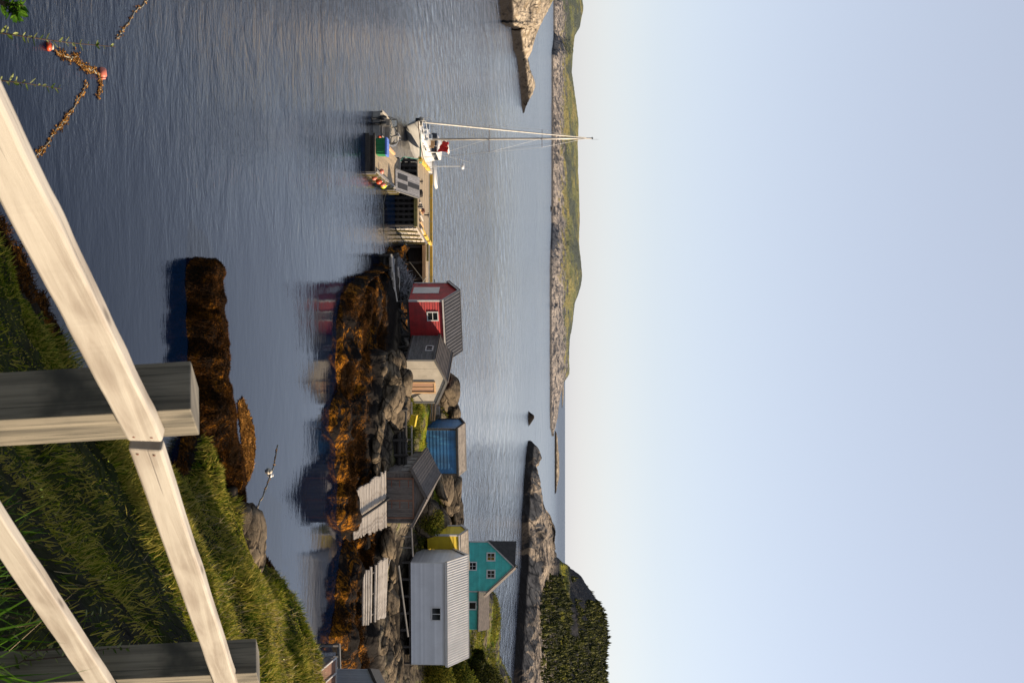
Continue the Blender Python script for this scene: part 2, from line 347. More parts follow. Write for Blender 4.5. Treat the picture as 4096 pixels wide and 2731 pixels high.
# ---------------------------------------------------------------- numpy noise
def _h(ix, iy, iz):
    n = (ix*374761393 + iy*668265263 + iz*2147483647) & 0xffffffff
    n = ((n ^ (n >> 13))*1274126177) & 0xffffffff
    return (n ^ (n >> 16)) & 0xffffffff
def vnoise(Q):
    i = np.floor(Q).astype(np.int64); f = Q-i; f = f*f*f*(f*(f*6-15)+10); r = 0
    for a in (0,1):
        for b in (0,1):
            for c in (0,1):
                r = r + _h(i[...,0]+a, i[...,1]+b, i[...,2]+c)/4294967295.*(f[...,0] if a else 1-f[...,0])*(f[...,1] if b else 1-f[...,1])*(f[...,2] if c else 1-f[...,2])
    return r*2-1
def fbm(Q, oct=5, ridged=False, gain=.5):
    r = 0; a = 1.; s_ = 0
    for k in range(oct):
        n = vnoise(Q*2**k+17.3*k)
        if ridged: n = 1-2*np.abs(n)
        r = r+a*n; s_ += a; a *= gain
    return r/s_
def resample(C, n):
    """Catmull-Rom along axis 0 to n samples"""
    m = len(C); t_ = np.linspace(0, m-1, n); i = np.minimum(t_.astype(int), m-2); f = (t_-i).reshape((-1,)+(1,)*(C.ndim-1))
    p0 = C[np.maximum(i-1,0)]; p1 = C[i]; p2 = C[i+1]; p3 = C[np.minimum(i+2,m-1)]
    cr = .5*((2*p1)+(-p0+p2)*f+(2*p0-5*p1+4*p2-p3)*f*f+(-p0+3*p1-3*p2+p3)*f**3); lin = p1*(1-f)+p2*f
    return cr*.6+lin*.4
TER = {}
def loft(name, rows, nu, nv, m, amp=.5, freq=.3, oct=6, stretch=(1,1,1), horiz=.6, ridged=True, damp=None, kind='structure', seed=0.):
    C = np.array([[tuple(p) for p in r] for r in rows], float)
    G = resample(C, nv); G = resample(np.swapaxes(G, 0, 1), nu)          # [nu, nv, 3]
    Q = G*freq*np.array(stretch)+seed
    n = fbm(Q, oct, ridged, .52); n2 = fbm(Q+31.7, oct, False); n3 = fbm(Q+77.1, oct, False)
    a = amp*np.ones(n.shape)
    if damp is not None: a = a*np.interp(np.linspace(0, len(rows)-1, nv), range(len(rows)), damp)[None, :]
    G = G.copy(); G[...,2] += n*a; G[...,0] += n2*a*horiz; G[...,1] += n3*a*horiz
    return surf(name, G, m, kind)
def surf(name, G, m, kind='structure'):
    nu, nv = G.shape[:2]; idx = np.arange(nu*nv).reshape(nu, nv)
    F = np.stack([idx[:-1,:-1], idx[1:,:-1], idx[1:,1:], idx[:-1,1:]], -1).reshape(-1, 4)
    TER[name] = G
    o = npobj(name, G.reshape(-1,3), F, None, m)
    if kind: o['kind'] = kind
    return o
def sample(G, N, cond=None, over=1):
    A = G[:-1,:-1]; B = G[1:,:-1]; C = G[1:,1:]; D = G[:-1,1:]
    nrm = np.cross(C-A, D-B); ar = np.linalg.norm(nrm, axis=-1); nrm = nrm/np.maximum(ar[...,None], 1e-9); nrm *= np.sign(nrm[...,2:3]+1e-9)
    mid = (A+C)/2; wgt = ar.copy()
    if cond is not None: wgt = wgt*cond(mid, nrm)
    wgt = wgt.ravel(); k = rng.choice(len(wgt), N, p=wgt/wgt.sum()); i, j = np.unravel_index(k, ar.shape)
    a, b = rng.random((N,1)), rng.random((N,1))
    p = A[i,j]*(1-a)*(1-b)+B[i,j]*a*(1-b)+C[i,j]*a*b+D[i,j]*(1-a)*b
    return p, nrm[i,j]
def blades(name, p, d, L, wd, m, bend=.5, droop=None, label=None, cat=None, kind='stuff'):
    N = len(p); d = d/np.linalg.norm(d, axis=1, keepdims=True); L = np.asarray(L).reshape(-1,1)*np.ones((N,1)); wd = np.asarray(wd).reshape(-1,1)*np.ones((N,1))
    a = rng.random((N,1))*6.283; h = np.concatenate([np.cos(a), np.sin(a), 0*a], 1); side = np.cross(d, h); side /= np.linalg.norm(side, axis=1, keepdims=True)
    bd = np.cross(side, d); q = p-d*L*.05
    v = [q-side*wd/2, q+side*wd/2, q+d*L*.55+side*wd*.4+bd*L*bend*.12, q+d*L*.55-side*wd*.4+bd*L*bend*.12, q+d*L*.95+bd*L*bend*.45]
    V = np.stack(v, 1).reshape(-1,3); k = np.arange(N)[:,None]*5
    o = npobj(name, V, k+np.array([[0,1,2,3]]), k+np.array([[3,2,4]]), m, smooth=False)
    return tag(o, label, cat, None, kind)
def curve(xs, pts):
    a = sorted(pts); return np.interp(xs, [q[0] for q in a], [q[1] for q in a])
# ================================================================ SETTING
# water
mb = MB(); mb.add([(-60000,-200,0),(60000,-200,0),(60000,90000,0),(-60000,90000,0)], [[0,1,2,3]])
o = obj('water', mb, 'water'); o['kind'] = 'structure'

# ---- far shore
us = np.linspace(-350, 1745, 60)
vs_ = curve(us, [(-350,2214),(180,2214),(186,2207),(900,2206),(1000,2202),(1100,2200),(1700,2200),(1745,2208)])
vt_ = curve(us, [(-350,2330),(0,2323),(41,2326),(112,2313),(147,2294),(198,2288),(287,2283),(360,2291),(430,2301),(500,2308),(574,2305),(660,2306),(804,2311),(872,2313),(971,2309),(1104,2321),(1153,2315),(1213,2294),(1274,2288),(1365,2273),(1510,2272),(1535,2248),(1614,2233),(1668,2229),(1698,2222),(1745,2209)])
rows = [[] for _ in range(8)]
for u, a, b in zip(us, vs_, vt_):
    Y0 = W(u, a).y; D = 60+ (b-a)*3.4
    rows[0].append(W(u, a-1)*1 + Vector((0,0,-2))); rows[1].append(P(u, a, Y0))
    rows[2].append(P(u, a+(b-a)*.22, Y0+D*.08)); rows[3].append(P(u, a+(b-a)*.42, Y0+D*.3)); rows[4].append(P(u, a+(b-a)*.72, Y0+D*.62))
    rows[5].append(P(u, b-2, Y0+D)); q = P(u, b, Y0+D*1.3); rows[6].append(q); rows[7].append(Vector((q.x*1.2, q.y+D*1.2, -6)))
loft('hills', rows, 900, 110, 'heath', amp=3.6, freq=.05, oct=7, stretch=(1,.7,1.4), horiz=1.3, damp=[0,.25,1.,.9,.55,.4,.2,0])
# ---- islets
def islet(name, u0, u1, vw, top, thick, m, amp, freq, n=26, seed=0., label=None, cat=None):
    us = np.linspace(u0, u1, n); rows = [[] for _ in range(5)]
    for i, u in enumerate(us):
        e = math.sin(math.pi*i/(n-1))**.5 if 0 < i < n-1 else 0.
        Y0 = W(u, vw).y; v = vw+(curve([u], top)[0]-vw)*e
        rows[0].append(P(u, vw, Y0-thick*.1)+Vector((0,0,-1))); rows[1].append(P(u, vw, Y0)); rows[2].append(P(u, vw+(v-vw)*.7, Y0+thick*.2*e+.1))
        q = P(u, v, Y0+thick*.5*e+.2); rows[3].append(q); rows[4].append(Vector((q.x, Y0+thick*e+.5, -1.5)))
    o = loft(name, rows, 140, 40, m, amp=amp, freq=freq, damp=[0,.3,1,.8,0], kind=None, seed=seed)
    return tag(o, label, cat)
islet('islet', 1722, 1975, 2219, [(1722,2230),(1760,2234),(1850,2235),(1900,2236),(1940,2235),(1975,2228)], 90, 'head_rock', 1.4, .05, seed=3., label='long low pale rock islet out at sea beyond the end of the far shore', cat='islet')
islet('islet', 1500, 1632, 2247, [(1500,2256),(1580,2255),(1632,2252)], 400, 'skerry_rock', 2., .01, seed=5., label='faint flat islet just under the horizon behind the tip of the far shore', cat='islet')
islet('skerry', 1644, 1704, 2114, [(1644,2118),(1660,2136),(1672,2137),(1690,2126),(1704,2116)], 10, 'skerry_rock', .35, .4, seed=8., label='small dark rounded rock standing alone in the open water', cat='skerry')
islet('skerry', 822, 848, 2202, [(822,2204),(835,2208),(848,2203)], 12, 'skerry_rock', .3, .2, seed=9., label='tiny dark rock in the water close under the far shore', cat='skerry')
# ---- left headland
us = np.linspace(-420, 452, 70)
vs_ = curve(us, [(-420,1940),(0,1998),(100,2009),(108,2046),(198,2055),(239,2070),(335,2081),(452,2091)])
vt_ = curve(us, [(-420,2270),(0,2210),(45,2186),(105,2154),(153,2135),(207,2119),(236,2105),(281,2116),(312,2129),(344,2137),(383,2122),(415,2103),(445,2093),(452,2091)])
rows = [[] for _ in range(7)]
for u, a, b in zip(us, vs_, vt_):
    Y0 = W(u, a).y; D = 4+(b-a)*.36
    rows[0].append(P(u, a, Y0-3)+Vector((0,0,-2))); rows[1].append(P(u, a, Y0)); rows[2].append(P(u, a+(b-a)*.35, Y0+D*.2)); rows[3].append(P(u, a+(b-a)*.7, Y0+D*.55))
    q = P(u, b, Y0+D); rows[4].append(q); f_ = (q.y+D*.6)/q.y; rows[5].append(Vector((q.x*f_, q.y*f_, q.z*.8))); f_ = (q.y+D*2+6)/q.y; rows[6].append(Vector((q.x*f_, q.y*f_, -2)))
loft('headland', rows, 520, 110, 'head_rock', amp=1.3, freq=.17, oct=7, stretch=(1.8,.9,1.), horiz=.5, damp=[0,.6,1.1,1,.4,.5,0])
# ---- right coast with wooded hill
us = np.linspace(1763, 3400, 110)
vs_ = curve(us, [(1763,2113),(1803,2107),(1906,2098),(1983,2094),(2059,2088),(2174,2086),(2239,2086),(2335,2081),(2483,2069),(2632,2059),(2731,2055),(3400,2030)])
vt_ = curve(us, [(1763,2114),(1775,2132),(1800,2150),(1830,2157),(1868,2140),(1890,2146),(1918,2157),(1983,2165),(2036,2178),(2052,2194),(2117,2213),(2200,2216),(2239,2224),(2250,2262),(2276,2284),(2298,2317),(2343,2346),(2395,2382),(2446,2406),(2521,2421),(2576,2424),(2650,2413),(2724,2417),(2900,2440),(3400,2500)])
rows = [[] for _ in range(9)]
for u, a, b in zip(us, vs_, vt_):
    Y0 = W(u, a).y; k = float(np.clip((u-2180)/120, 0, 1)); D = (6+(b-a)*.32)*(1-k)+34*k; Dh = 70+(b-a)*.42
    vr = a+(b-a)*.62*(1-k)+ k*min(78, (b-a)*.6)
    vr2 = min(b, vr+22)
    rows[0].append(P(u, a, Y0-4)+Vector((0,0,-2))); rows[1].append(P(u, a, Y0))
    rows[2].append(P(u, a+(vr-a)*.45, Y0+D*.18)); rows[3].append(P(u, vr, Y0+D*.5)); rows[4].append(P(u, vr2, Y0+D*(.8*(1-k)+1.6*k)))
    rows[5].append(P(u, vr2+(b-vr2)*.55, Y0+D+(.9*D+Dh*.42)*k+.5)); q = P(u, b, Y0+D*1.05+(D+Dh)*k+1); rows[6].append(q)
    f_ = (q.y+D)/q.y; rows[7].append(Vector((q.x*f_, q.y+D, min(q.z, 14+(q.z-14)*f_)*.72))); f_ = (q.y+3*D+10)/q.y; rows[8].append(Vector((q.x*f_, q.y*f_, -3)))
loft('wooded_hill', rows, 720, 150, 'coast_rock', amp=1.5, freq=.085, oct=7, stretch=(1.5,.8,.8), horiz=.9, damp=[0,.5,1,1,.6,1.1,.6,.5,0], seed=2.)
G = TER['wooded_hill']
def treecond(mid, nrm):
    u = mid[...,0]/mid[...,1]*FP+1365.5; v = VH-(H-mid[...,2])/mid[...,1]*FP
    cl = vnoise(np.stack([mid[...,0]*.05, mid[...,1]*.03, mid[...,2]*.05], -1))
    cliff = ((u < 2400) & (v > 2228+(u-2250)*.3)) | ((u >= 2400) & (u < 2540) & (v > 2280) & (v < 2340))
    cliff = cliff & (cl < .5)
    return ((u > 2300) & (u < 3000) & (v > 2158+np.clip(2400-u,0,200)*.3) & (mid[...,2] > 6) & ~cliff & (cl > -.75)).astype(float)
p, n = sample(G, 17000, treecond)
K = 7; hts = rng.uniform(.5, 1.5, len(p))*rng.choice([.5,1.,1.9],len(p),p=[.5,.36,.14]); VV = []; FF = []
ang = np.linspace(0, 2*np.pi, K, endpoint=False)
for lay, (z0, z1, rr) in enumerate(((0., .55, .34), (.3, .8, .25), (.58, 1.15, .14))):
    r_ = rr*hts[:,None]*rng.uniform(.6,1.7,(len(p),1))*rng.uniform(.5, 1.4, (len(p), K)); a_ = ang[None]+rng.random((len(p),1))*6
    ring = np.stack([p[:,0:1]+r_*np.cos(a_), p[:,1:2]+r_*np.sin(a_), p[:,2:3]+hts[:,None]*z0+rng.uniform(-.1,.1,(len(p),K))*hts[:,None]], -1)
    tip = np.stack([p[:,0]+rng.normal(0,.05,len(p)), p[:,1], p[:,2]+hts*z1], -1)[:,None]
    VV.append(np.concatenate([ring, tip], 1))
V = np.concatenate(VV, 0).reshape(-1,3); nb = len(VV)*len(p); k = np.arange(nb)[:,None,None]*(K+1)
F = (k+np.array([[i, (i+1) % K, K] for i in range(K)])[None]).reshape(-1,3)
o = npobj('forest', V, None, F, 'fir', smooth=False); tag(o, 'dense low firs and scrub covering the big dark hill on the right', 'forest', None, 'stuff')

# ---- the shed shore
cols = [ # u, waterline v, shed-row Y, z there, crest Y, crest z
 (985,1548,96,.1,100,-.3),(1060,1520,93,.9,98,-.2),(1120,1400,88,1.2,96,-.1),(1180,1362,87,1.3,95,.1),(1300,1350,87,1.3,95,.4),(1420,1352,86,1.5,95,1.6),(1550,1342,86,2.3,95,4.1),(1650,1322,86,2.8,95,4.4),
 (1760,1332,87,2.9,97,3.6),(1880,1336,86,2.9,98,4.2),(1980,1334,86,2.7,99,4.5),(2090,1350,85,2.0,98,4.4),(2180,1375,85,1.3,99,3.6),(2260,1352,86,1.1,101,3.8),(2400,1330,86,1.0,103,4.2),(2550,1330,86,1.0,104,4.4),(2700,1338,86,1.4,104,4.8),(2900,1350,86,2.8,104,5.5),(3300,1380,84,4,104,8)]
rows = [[] for _ in range(13)]
cA = np.array(cols, float)
for u in np.linspace(985, 3300, 150):
    v, Ys, zs, Yc, zc = [float(np.interp(u, cA[:,0], cA[:,i_])) for i_ in range(1, 6)]
    w1, w2, w3 = [float(vnoise(np.array([u*.014+q_, q_*3., .5]))) for q_ in (1., 40., 80.)]
    Yw = 64400/(VH-v)+1.5*w1-.3; X = lambda Y: (u-1365.5)/FP*Y
    g = Ys-Yw-4
    pr = [(Yw-4,-1.6),(Yw,-.02),(Yw+.9,.34+.3*w2),(Yw+2.2,.62+.5*w2),(Yw+3.6,.12+.7*w3),(Yw+5.5,.45+.5*w1)]
    k_ = .35 if u < 1400 else 1.
    pr += [(Yw+5.5+g*.22, 1.25*k_+.1),(Yw+5.5+g*.5, min(zs, 1.75*k_+.1)),(Ys,zs),(Ys*.5+Yc*.5,zs*.5+zc*.5),(Yc,zc),(Yc+6,-.1),(Yc+14,-2)]
    for r, (Y, z) in zip(rows, pr): r.append(Vector((X(Y), Y, z)))
loft('shore', rows, 620, 260, 'shore_rock', amp=.36, freq=.42, oct=6, stretch=(1,1,1), horiz=.9, damp=[0,.9,1.2,1.5,1.6,1.5,1.6,1.3,.55,.7,1.2,1,0], seed=4.); TER['shore_main'] = TER['shore']
# bank behind the turquoise house
us = [2330,2380,2441,2520,2600,2680,2731,2900,3300]; vtop = [1900,1968,1990,1992,1985,2010,2035,2060,2090]
rows = [[] for _ in range(6)]
for u, b in zip(us, vtop):
    X = lambda Y: (u-1365.5)/FP*Y; q = P(u, b, 150)
    rows[0].append((X(100),100,3.)); rows[1].append((X(118),118,3.2)); rows[2].append((X(135),135,3.2+(q.z-3.2)*.45)); rows[3].append(q); rows[4].append((q.x+2,q.y+9,q.z*.4)); rows[5].append((q.x+4,q.y+20,-2))
loft('shore', rows, 220, 120, 'shore_rock', amp=.6, freq=.25, oct=6, horiz=.9, damp=[0,.4,.9,1,1,0], seed=6.); TER['shore_back'] = TER['shore']

# ---- near bank: thin plate through an unseen ridge added for shade and points read off the photograph
def tps(pts):
    A = np.array(pts, float); n = len(A); d = np.linalg.norm(A[:,None,:2]-A[None,:,:2], axis=-1); Kk = d*d*np.log(d+1e-9)
    Pm = np.concatenate([np.ones((n,1)), A[:,:2]], 1); Mx = np.block([[Kk+np.eye(n)*.5, Pm],[Pm.T, np.zeros((3,3))]])
    return A[:,:2], np.linalg.solve(Mx, np.concatenate([A[:,2], np.zeros(3)]))
def tev(T, x, y):
    c, w_ = T; d = np.sqrt((x[...,None]-c[:,0])**2+(y[...,None]-c[:,1])**2); return (d*d*np.log(d+1e-9))@w_[:-3]+w_[-3]+w_[-2]*x+w_[-1]*y
ctl = [(0,-4,12.6),(0,0,12.35),(-3,1,12.2),(3,1,12.2),(.3,3,11.95),(1.5,4,11.75),(0,6,9.6),(2,7,9.6),(-4,5,9.5),(-8,4,8),(-6,10,4.5),(-10,12,1),(-14,8,1.5),
 (-6,18,.6),(-9,22,-1.5),(-1.5,12,6),(1,14,6.4),(-2.5,22,1.3),(-5,25,-1.),
 (-3.3,28,.0),(-2,26,.6),(-1,30.2,-.05),(.6,31.6,-.05),(0,26,1.2),(-2,29.5,-.3),(2.5,36,-.3),(3.2,34,.3),(4.2,41,-.2),(4.0,38,.2)]
for u, v, Y in [(2100,400,22),(2100,100,13),(2100,700,32.4),(1950,560,28),(2650,900,30),(2650,600,19.5),(2650,200,10.2),(2400,800,30),(2300,980,41),(2059,925,44.6),(2160,958,45.2),(2239,1000,46.5),(2350,1040,47.5),
                (1900,868,44.2),(1800,800,42),(2600,1203,50),(2711,1262,50),(2430,1166,50.6),(2319,1103,51.5)]:
    q = P(u, v, Y); ctl.append((q.x, q.y, q.z))
ctl += [(10.2,56,-1.2),(14,58,-1),(19,58,-.5),(8.6,50.5,-.9),(6.5,48.3,-.8),(11.5,8,17),(11.5,15,16),(11.5,20,12.5),(12.5,26,6.2),(16,25,8),(20,27,6),(25,26,7),(20,15,16),(16,10,18),(17,30,6.),(15,38,4.6),(18,44,4.2),(25,50,4.5),(30,30,7),(20,54,2.5),(16,-4,14),(-12,-4,11),(-18,20,-2.5),(-12,40,-3),(0,46,-2.5),(4,54,-3),(30,62,1)]  # tall points at right form an unseen ridge added to shade the hollow
T = tps(ctl)
xs = np.linspace(-16, 32, 380); ys = np.linspace(-5, 62, 500); X, Y = np.meshgrid(xs, ys, indexing='ij'); Z = tev(T, X, Y)
Q = np.stack([X, Y, Z*.5], -1); nn = fbm(Q*.5, 6, True); nn2 = fbm(Q*.35+9, 5); nn3 = fbm(Q*.35+19, 5)
ampl = np.clip((Y-3)/8, .08, 1)*.28
G = np.stack([X+nn2*ampl*.7, Y+nn3*ampl*.7, Z+nn*ampl], -1)
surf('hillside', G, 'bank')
# ---- kelp covered ledge in the cove
us = np.linspace(1030, 2120, 40)
near = curve(us, [(1030,790),(1050,752),(1285,748),(1432,752),(1700,770),(1850,800),(2120,860)])
near = near+7*vnoise(np.stack([us*.021,us*0+2,us*0],-1))
far = curve(us, [(1030,800),(1050,872),(1084,880),(1180,881),(1271,897),(1365,898),(1439,911),(1553,904),(1620,924),(1720,930),(1887,968),(2000,968),(2120,950)])
far = far+8*vnoise(np.stack([us*.025,us*0+9,us*0],-1)); rows = [[] for _ in range(7)]
for u, a, b in zip(us, near, far):
    q = W(u, a); rows[0].append(q+Vector((0,-1.2,-1.2))); rows[1].append(q); rows[2].append(P(u, a+(b-a)*.55, q.y+.35)); 
    top = P(u, b, q.y+1.9); top.z = max(top.z, .05)
    rows[3].append(P(u, a+(b-a)*.88, q.y+.95)); rows[4].append(top); rows[5].append(top+Vector((0,.7,-.25))); rows[6].append(top+Vector((0,2.4,-2.2)))
o = loft('rock_ledge', rows, 520, 90, 'kelp_rock', amp=.27, freq=.9, oct=7, horiz=1.1, stretch=(1,1,.7), damp=[0,.4,1.2,1,.6,.7,0], kind=None, seed=1.)
tag(o, 'long flat rock ledge covered in rust brown seaweed, lying in the near water', 'rock')
# ================================================================ GROWTH (one object each)
G = TER['hillside']
def gcond(lo, dens=lambda x, y: 1.):
    def f(mid, nrm):
        x, y, z = mid[...,0], mid[...,1], mid[...,2]; vis = (np.abs(x) < .33*y+1.5) & (y > 2.) & (y < 56)
        return (vis & (z > lo) & (nrm[...,2] > .35)).astype(float)*(.25+6/np.maximum(y, 5.))*np.clip(1.2+vnoise(np.stack([x*.4,y*.4,z*0], -1))*1.4, .6, 3)*np.where((y < 27-.2*x) & (x > -1), .13, 1.)  # sparse grass in the hollow lets the shade-dark ground colour show
    return f
N = 230000
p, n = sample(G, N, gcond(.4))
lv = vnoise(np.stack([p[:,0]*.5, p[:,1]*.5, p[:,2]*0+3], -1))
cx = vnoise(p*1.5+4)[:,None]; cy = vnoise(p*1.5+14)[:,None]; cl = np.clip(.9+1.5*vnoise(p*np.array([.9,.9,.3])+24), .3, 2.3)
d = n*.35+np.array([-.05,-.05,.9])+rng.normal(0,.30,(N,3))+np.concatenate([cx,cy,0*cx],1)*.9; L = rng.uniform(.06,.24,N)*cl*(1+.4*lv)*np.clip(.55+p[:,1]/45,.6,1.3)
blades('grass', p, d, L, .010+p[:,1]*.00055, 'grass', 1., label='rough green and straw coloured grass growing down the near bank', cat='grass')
N = 5000; p, n = sample(G, N, gcond(.75)); sel = vnoise(np.stack([p[:,0]*.3, p[:,1]*.3, p[:,2]*0+8], -1)) > -.1; p = p[sel]; n = n[sel]; N = len(p)
d = np.array([0,-.1,.8])+rng.normal(0,.4,(N,3)); blades('dry_grass', p, d, rng.uniform(.3,.65,N)*np.clip(.4+p[:,1]/50,.5,1.2), .004+p[:,1]*.0003, 'straw', .7, label='thin dry straw coloured stalks scattered through the bank grass', cat='dry grass')
# seaweed on ledge and shore
def fronds(name, G, N, cond, L, wd, label, m='kelp', dn=.9):
    p, n = sample(G, N, cond); wd = np.asarray(wd)*rng.uniform(.4,1.6,N); g = np.array([0,0,-1.])-n*(n@np.array([0,0,-1.]))[:,None]
    d = g*dn+n*.35+rng.normal(0,.35,(N,3)); blades(name, p+n*.01, d, rng.uniform(.6,1.5,N)*L, wd, m, .9, label=label, cat='seaweed')
fronds('seaweed', TER['rock_ledge'], 95000, lambda m_, n_: (m_[...,2] > -.05)*(.35+np.clip(vnoise(m_*.9), 0, 1)), .085, .012, 'rust brown seaweed fronds draped over the long ledge')
G = TER['hillside']
fronds('seaweed', G, 9000, lambda m_, n_: ((m_[...,2] > -.02) & (m_[...,2] < .35) & (m_[...,1] > 24) & (m_[...,0] > -6) & (m_[...,0] < 20)).astype(float), .15, .025, 'dark brown seaweed along the foot of the near bank')
# ================================================================ BUILDINGS
V3 = Vector
def shed(name, label, cat, u, v, zb, ang, uA, uB, h, rise, ridge, wall, roof, trim, pitch=.22, style='rib', ov=.22, Lb=None, La=None, ovc=None, rib=.3, asym=.5, depth_in=.034, skirt=.0, group=None):
    O = W(u, v, zb); a = R(ang); dA = V3((math.cos(a), math.sin(a), 0)); dB = V3((-math.sin(a), math.cos(a), 0))
    def solve(d, ut):
        k = (ut-1365.5)/FP; return (k*O.y-O.x)/(d.x-k*d.y)
    La = La or solve(dA, uA); Lb = Lb or solve(dB, uB); ovc = ov if ovc is None else ovc
    t = thing(name, label, cat, O, group)
    e, c, Le, Lc = (dB, dA, Lb, La) if ridge == 'b' else (dA, dB, La, Lb)
    def pt(s, x, z): return O+e*s+c*x+V3((0,0,z))
    mid = Lc*asym
    def top(x): return h+rise*(x/mid if x < mid else (Lc-x)/(Lc-mid))
    mb = MB()
    ring = lambda s: [pt(s,.01,-skirt), pt(s,Lc-.01,-skirt), pt(s,Lc-.01,h), pt(s,mid,h+rise), pt(s,.01,h)]
    mb.prism(ring(.01), ring(Le-.01), 0, 0)
    def clap(o, d, L, n, prof):
        z = -skirt
        while z < h+rise:
            zz = z+pitch*.5; xs_ = [L*i/80 for i in range(81) if prof(L*i/80) >= zz]
            if len(xs_) < 2: break
            s0, s1 = xs_[0], xs_[-1]; z2 = min(z+pitch, h+rise)
            rg = lambda s: [o+d*s+V3((0,0,z)), o+d*s+n*depth_in+V3((0,0,z)), o+d*s+n*.004+V3((0,0,z2-.006)), o+d*s+V3((0,0,z2-.006))]
            # break long boards so the joints show
            cuts = [s0]+sorted(random.uniform(s0, s1) for _ in range(0 if L < 2 or style == 'metal' else 1))+[s1]
            for q0, q1 in zip(cuts[:-1], cuts[1:]):
                if q1-q0 > .05: mb.prism(rg(q0+.002), rg(q1-.002), 0, 0)
            z += pitch
    flat = lambda x: h
    fr = {'front': (O, dA, La, -dB), 'left': (O+dB*Lb, -dB, Lb, -dA), 'right': (O+dA*La, dB, Lb, dA), 'back': (O+dB*Lb+dA*La, -dA, La, dB)}
    for k, (o_, d_, L_, n_) in fr.items():
        isg = (k in ('front', 'back')) == (ridge == 'b')
        if k == 'back': continue
        prof = top if (isg and k in ('front',)) else ((lambda x: top(Lc-x)) if isg else flat)
        clap(o_, d_, L_, n_, prof)
    obj('wall', mb, wall, t)
    # roof slopes
    mb = MB()
    for side in (0, 1):
        x0, x1 = (-ovc, mid) if side == 0 else (Lc+ovc, mid)
        sl_ = rise/(mid if side == 0 else Lc-mid); z0 = h-ovc*sl_; z1 = h+rise; th = .055
        A0, A1 = pt(-ov, x0, z0+.01), pt(-ov, x1, z1+.01); B0, B1 = pt(Le+ov, x0, z0+.01), pt(Le+ov, x1, z1+.01)
        nrm = (A1-A0).cross(B0-A0).normalized(); nrm = nrm if nrm.z > 0 else -nrm; up = nrm*th
        mb.prism([A0, A1, A1+up, A0+up], [B0, B1, B1+up, B0+up], 0, 0)
        Ls = (A1-A0).length; ds = (A1-A0)/Ls; de = (B0-A0).normalized(); LL = (B0-A0).length
        if style in ('rib', 'metal'):
            n_ = int(LL/rib)
            for i in range(n_+1):
                q = A0+up+de*(LL*i/n_); mb.beam(q+nrm*.015, q+ds*Ls+nrm*.015, .05, .045, nrm)
        else:
            k = 0.
            while k < Ls-.05:
                k2 = min(k+.2, Ls); q0, q1 = A0+up+ds*k, A0+up+ds*k2
                mb.prism([q0, q1, q1+nrm*.003, q0+nrm*.022], [q0+de*LL, q1+de*LL, q1+de*LL+nrm*.003, q0+de*LL+nrm*.022], 0, 0); k += .2
    mb.beam(pt(-ov-.01, mid, h+rise+.07), pt(Le+ov+.01, mid, h+rise+.07), .16, .04)
    obj('roof', mb, roof, t)
    # trim: corner boards, rake and eave boards
    mb = MB()
    for (s, x) in ((0,0),(0,Lc),(Le,0),(Le,Lc)):
        q = pt(s, x, 0); mb.beam(q+V3((0,0,-skirt)), q+V3((0,0,h-.02)), .13 if style != 'metal' else .07, .13 if style != 'metal' else .07, dB)
    for s in (-ov, Le+ov):
        for side in (0, 1):
            x0 = -ovc if side == 0 else Lc+ovc; sl_ = rise/(mid if side == 0 else Lc-mid)
            mb.beam(pt(s, x0, h-ovc*sl_-.045), pt(s, mid, h+rise-.045), .035, .13, (0,0,1))
    for x0, sl_ in ((-ovc, rise/mid), (Lc+ovc, rise/(Lc-mid))):
        mb.beam(pt(-ov+.02, x0, h-ovc*sl_-.05), pt(Le+ov-.02, x0, h-ovc*sl_-.05), .035, .12)
    obj('trim', mb, trim, t)
    def hit(face, uu, vv):
        o_, d_, L_, n_ = fr[face]; r = ray(uu, vv); c0 = V3((0,0,H)); k = (o_-c0).dot(n_)/r.dot(n_); p_ = c0+r*k
        return (p_-o_).dot(d_), p_.z-zb
    def window(face, s, z, w_, hh, m='white', cols=2, rows_=1, frame=.08):
        o_, d_, L_, n_ = fr[face]; q = lambda a_, z_, k_: o_+d_*a_+V3((0,0,z_))+n_*k_
        mb = MB(); mb.prism([q(s-w_/2, z-hh/2, 0), q(s+w_/2, z-hh/2, 0), q(s+w_/2, z+hh/2, 0), q(s-w_/2, z+hh/2, 0)], [q(s-w_/2, z-hh/2, .046), q(s+w_/2, z-hh/2, .046), q(s+w_/2, z+hh/2, .046), q(s-w_/2, z+hh/2, .046)], 0, 0)
        f = obj('window', mb, 'glass', t)
        mb = MB(); k = .05
        for a0, a1, z0, z1 in ((s-w_/2-frame, s+w_/2+frame, z-hh/2-frame, z-hh/2), (s-w_/2-frame, s+w_/2+frame, z+hh/2, z+hh/2+frame)):
            mb.beam(q(a0, (z0+z1)/2, k/2+.01), q(a1, (z0+z1)/2, k/2+.03), k, z1-z0)
        for a_ in (s-w_/2-frame/2, s+w_/2+frame/2): mb.beam(q(a_, z-hh/2, k/2+.03), q(a_, z+hh/2, k/2+.03), frame, k, n_)
        obj('frame', mb, m, f)
        if cols > 1 or rows_ > 1:
            mb = MB()
            for i in range(1, cols): a_ = s-w_/2+w_*i/cols; mb.beam(q(a_, z-hh/2, .055), q(a_, z+hh/2, .055), .045, .025, n_)
            for i in range(1, rows_): z_ = z-hh/2+hh*i/rows_; mb.beam(q(s-w_/2, z_, .058), q(s+w_/2, z_, .058), .025, .045)
            obj('glazing_bar', mb, m, f)
        return f
    def board(nm, face, s, z0, z1, w_, m, out=.045, name2=None):
        o_, d_, L_, n_ = fr[face]; q = o_+d_*s; mb = MB(); mb.beam(q+n_*out/2+V3((0,0,z0))+n_*.012, q+n_*out/2+V3((0,0,z1))+n_*.012, w_, out, n_); return obj(nm, mb, m, t)
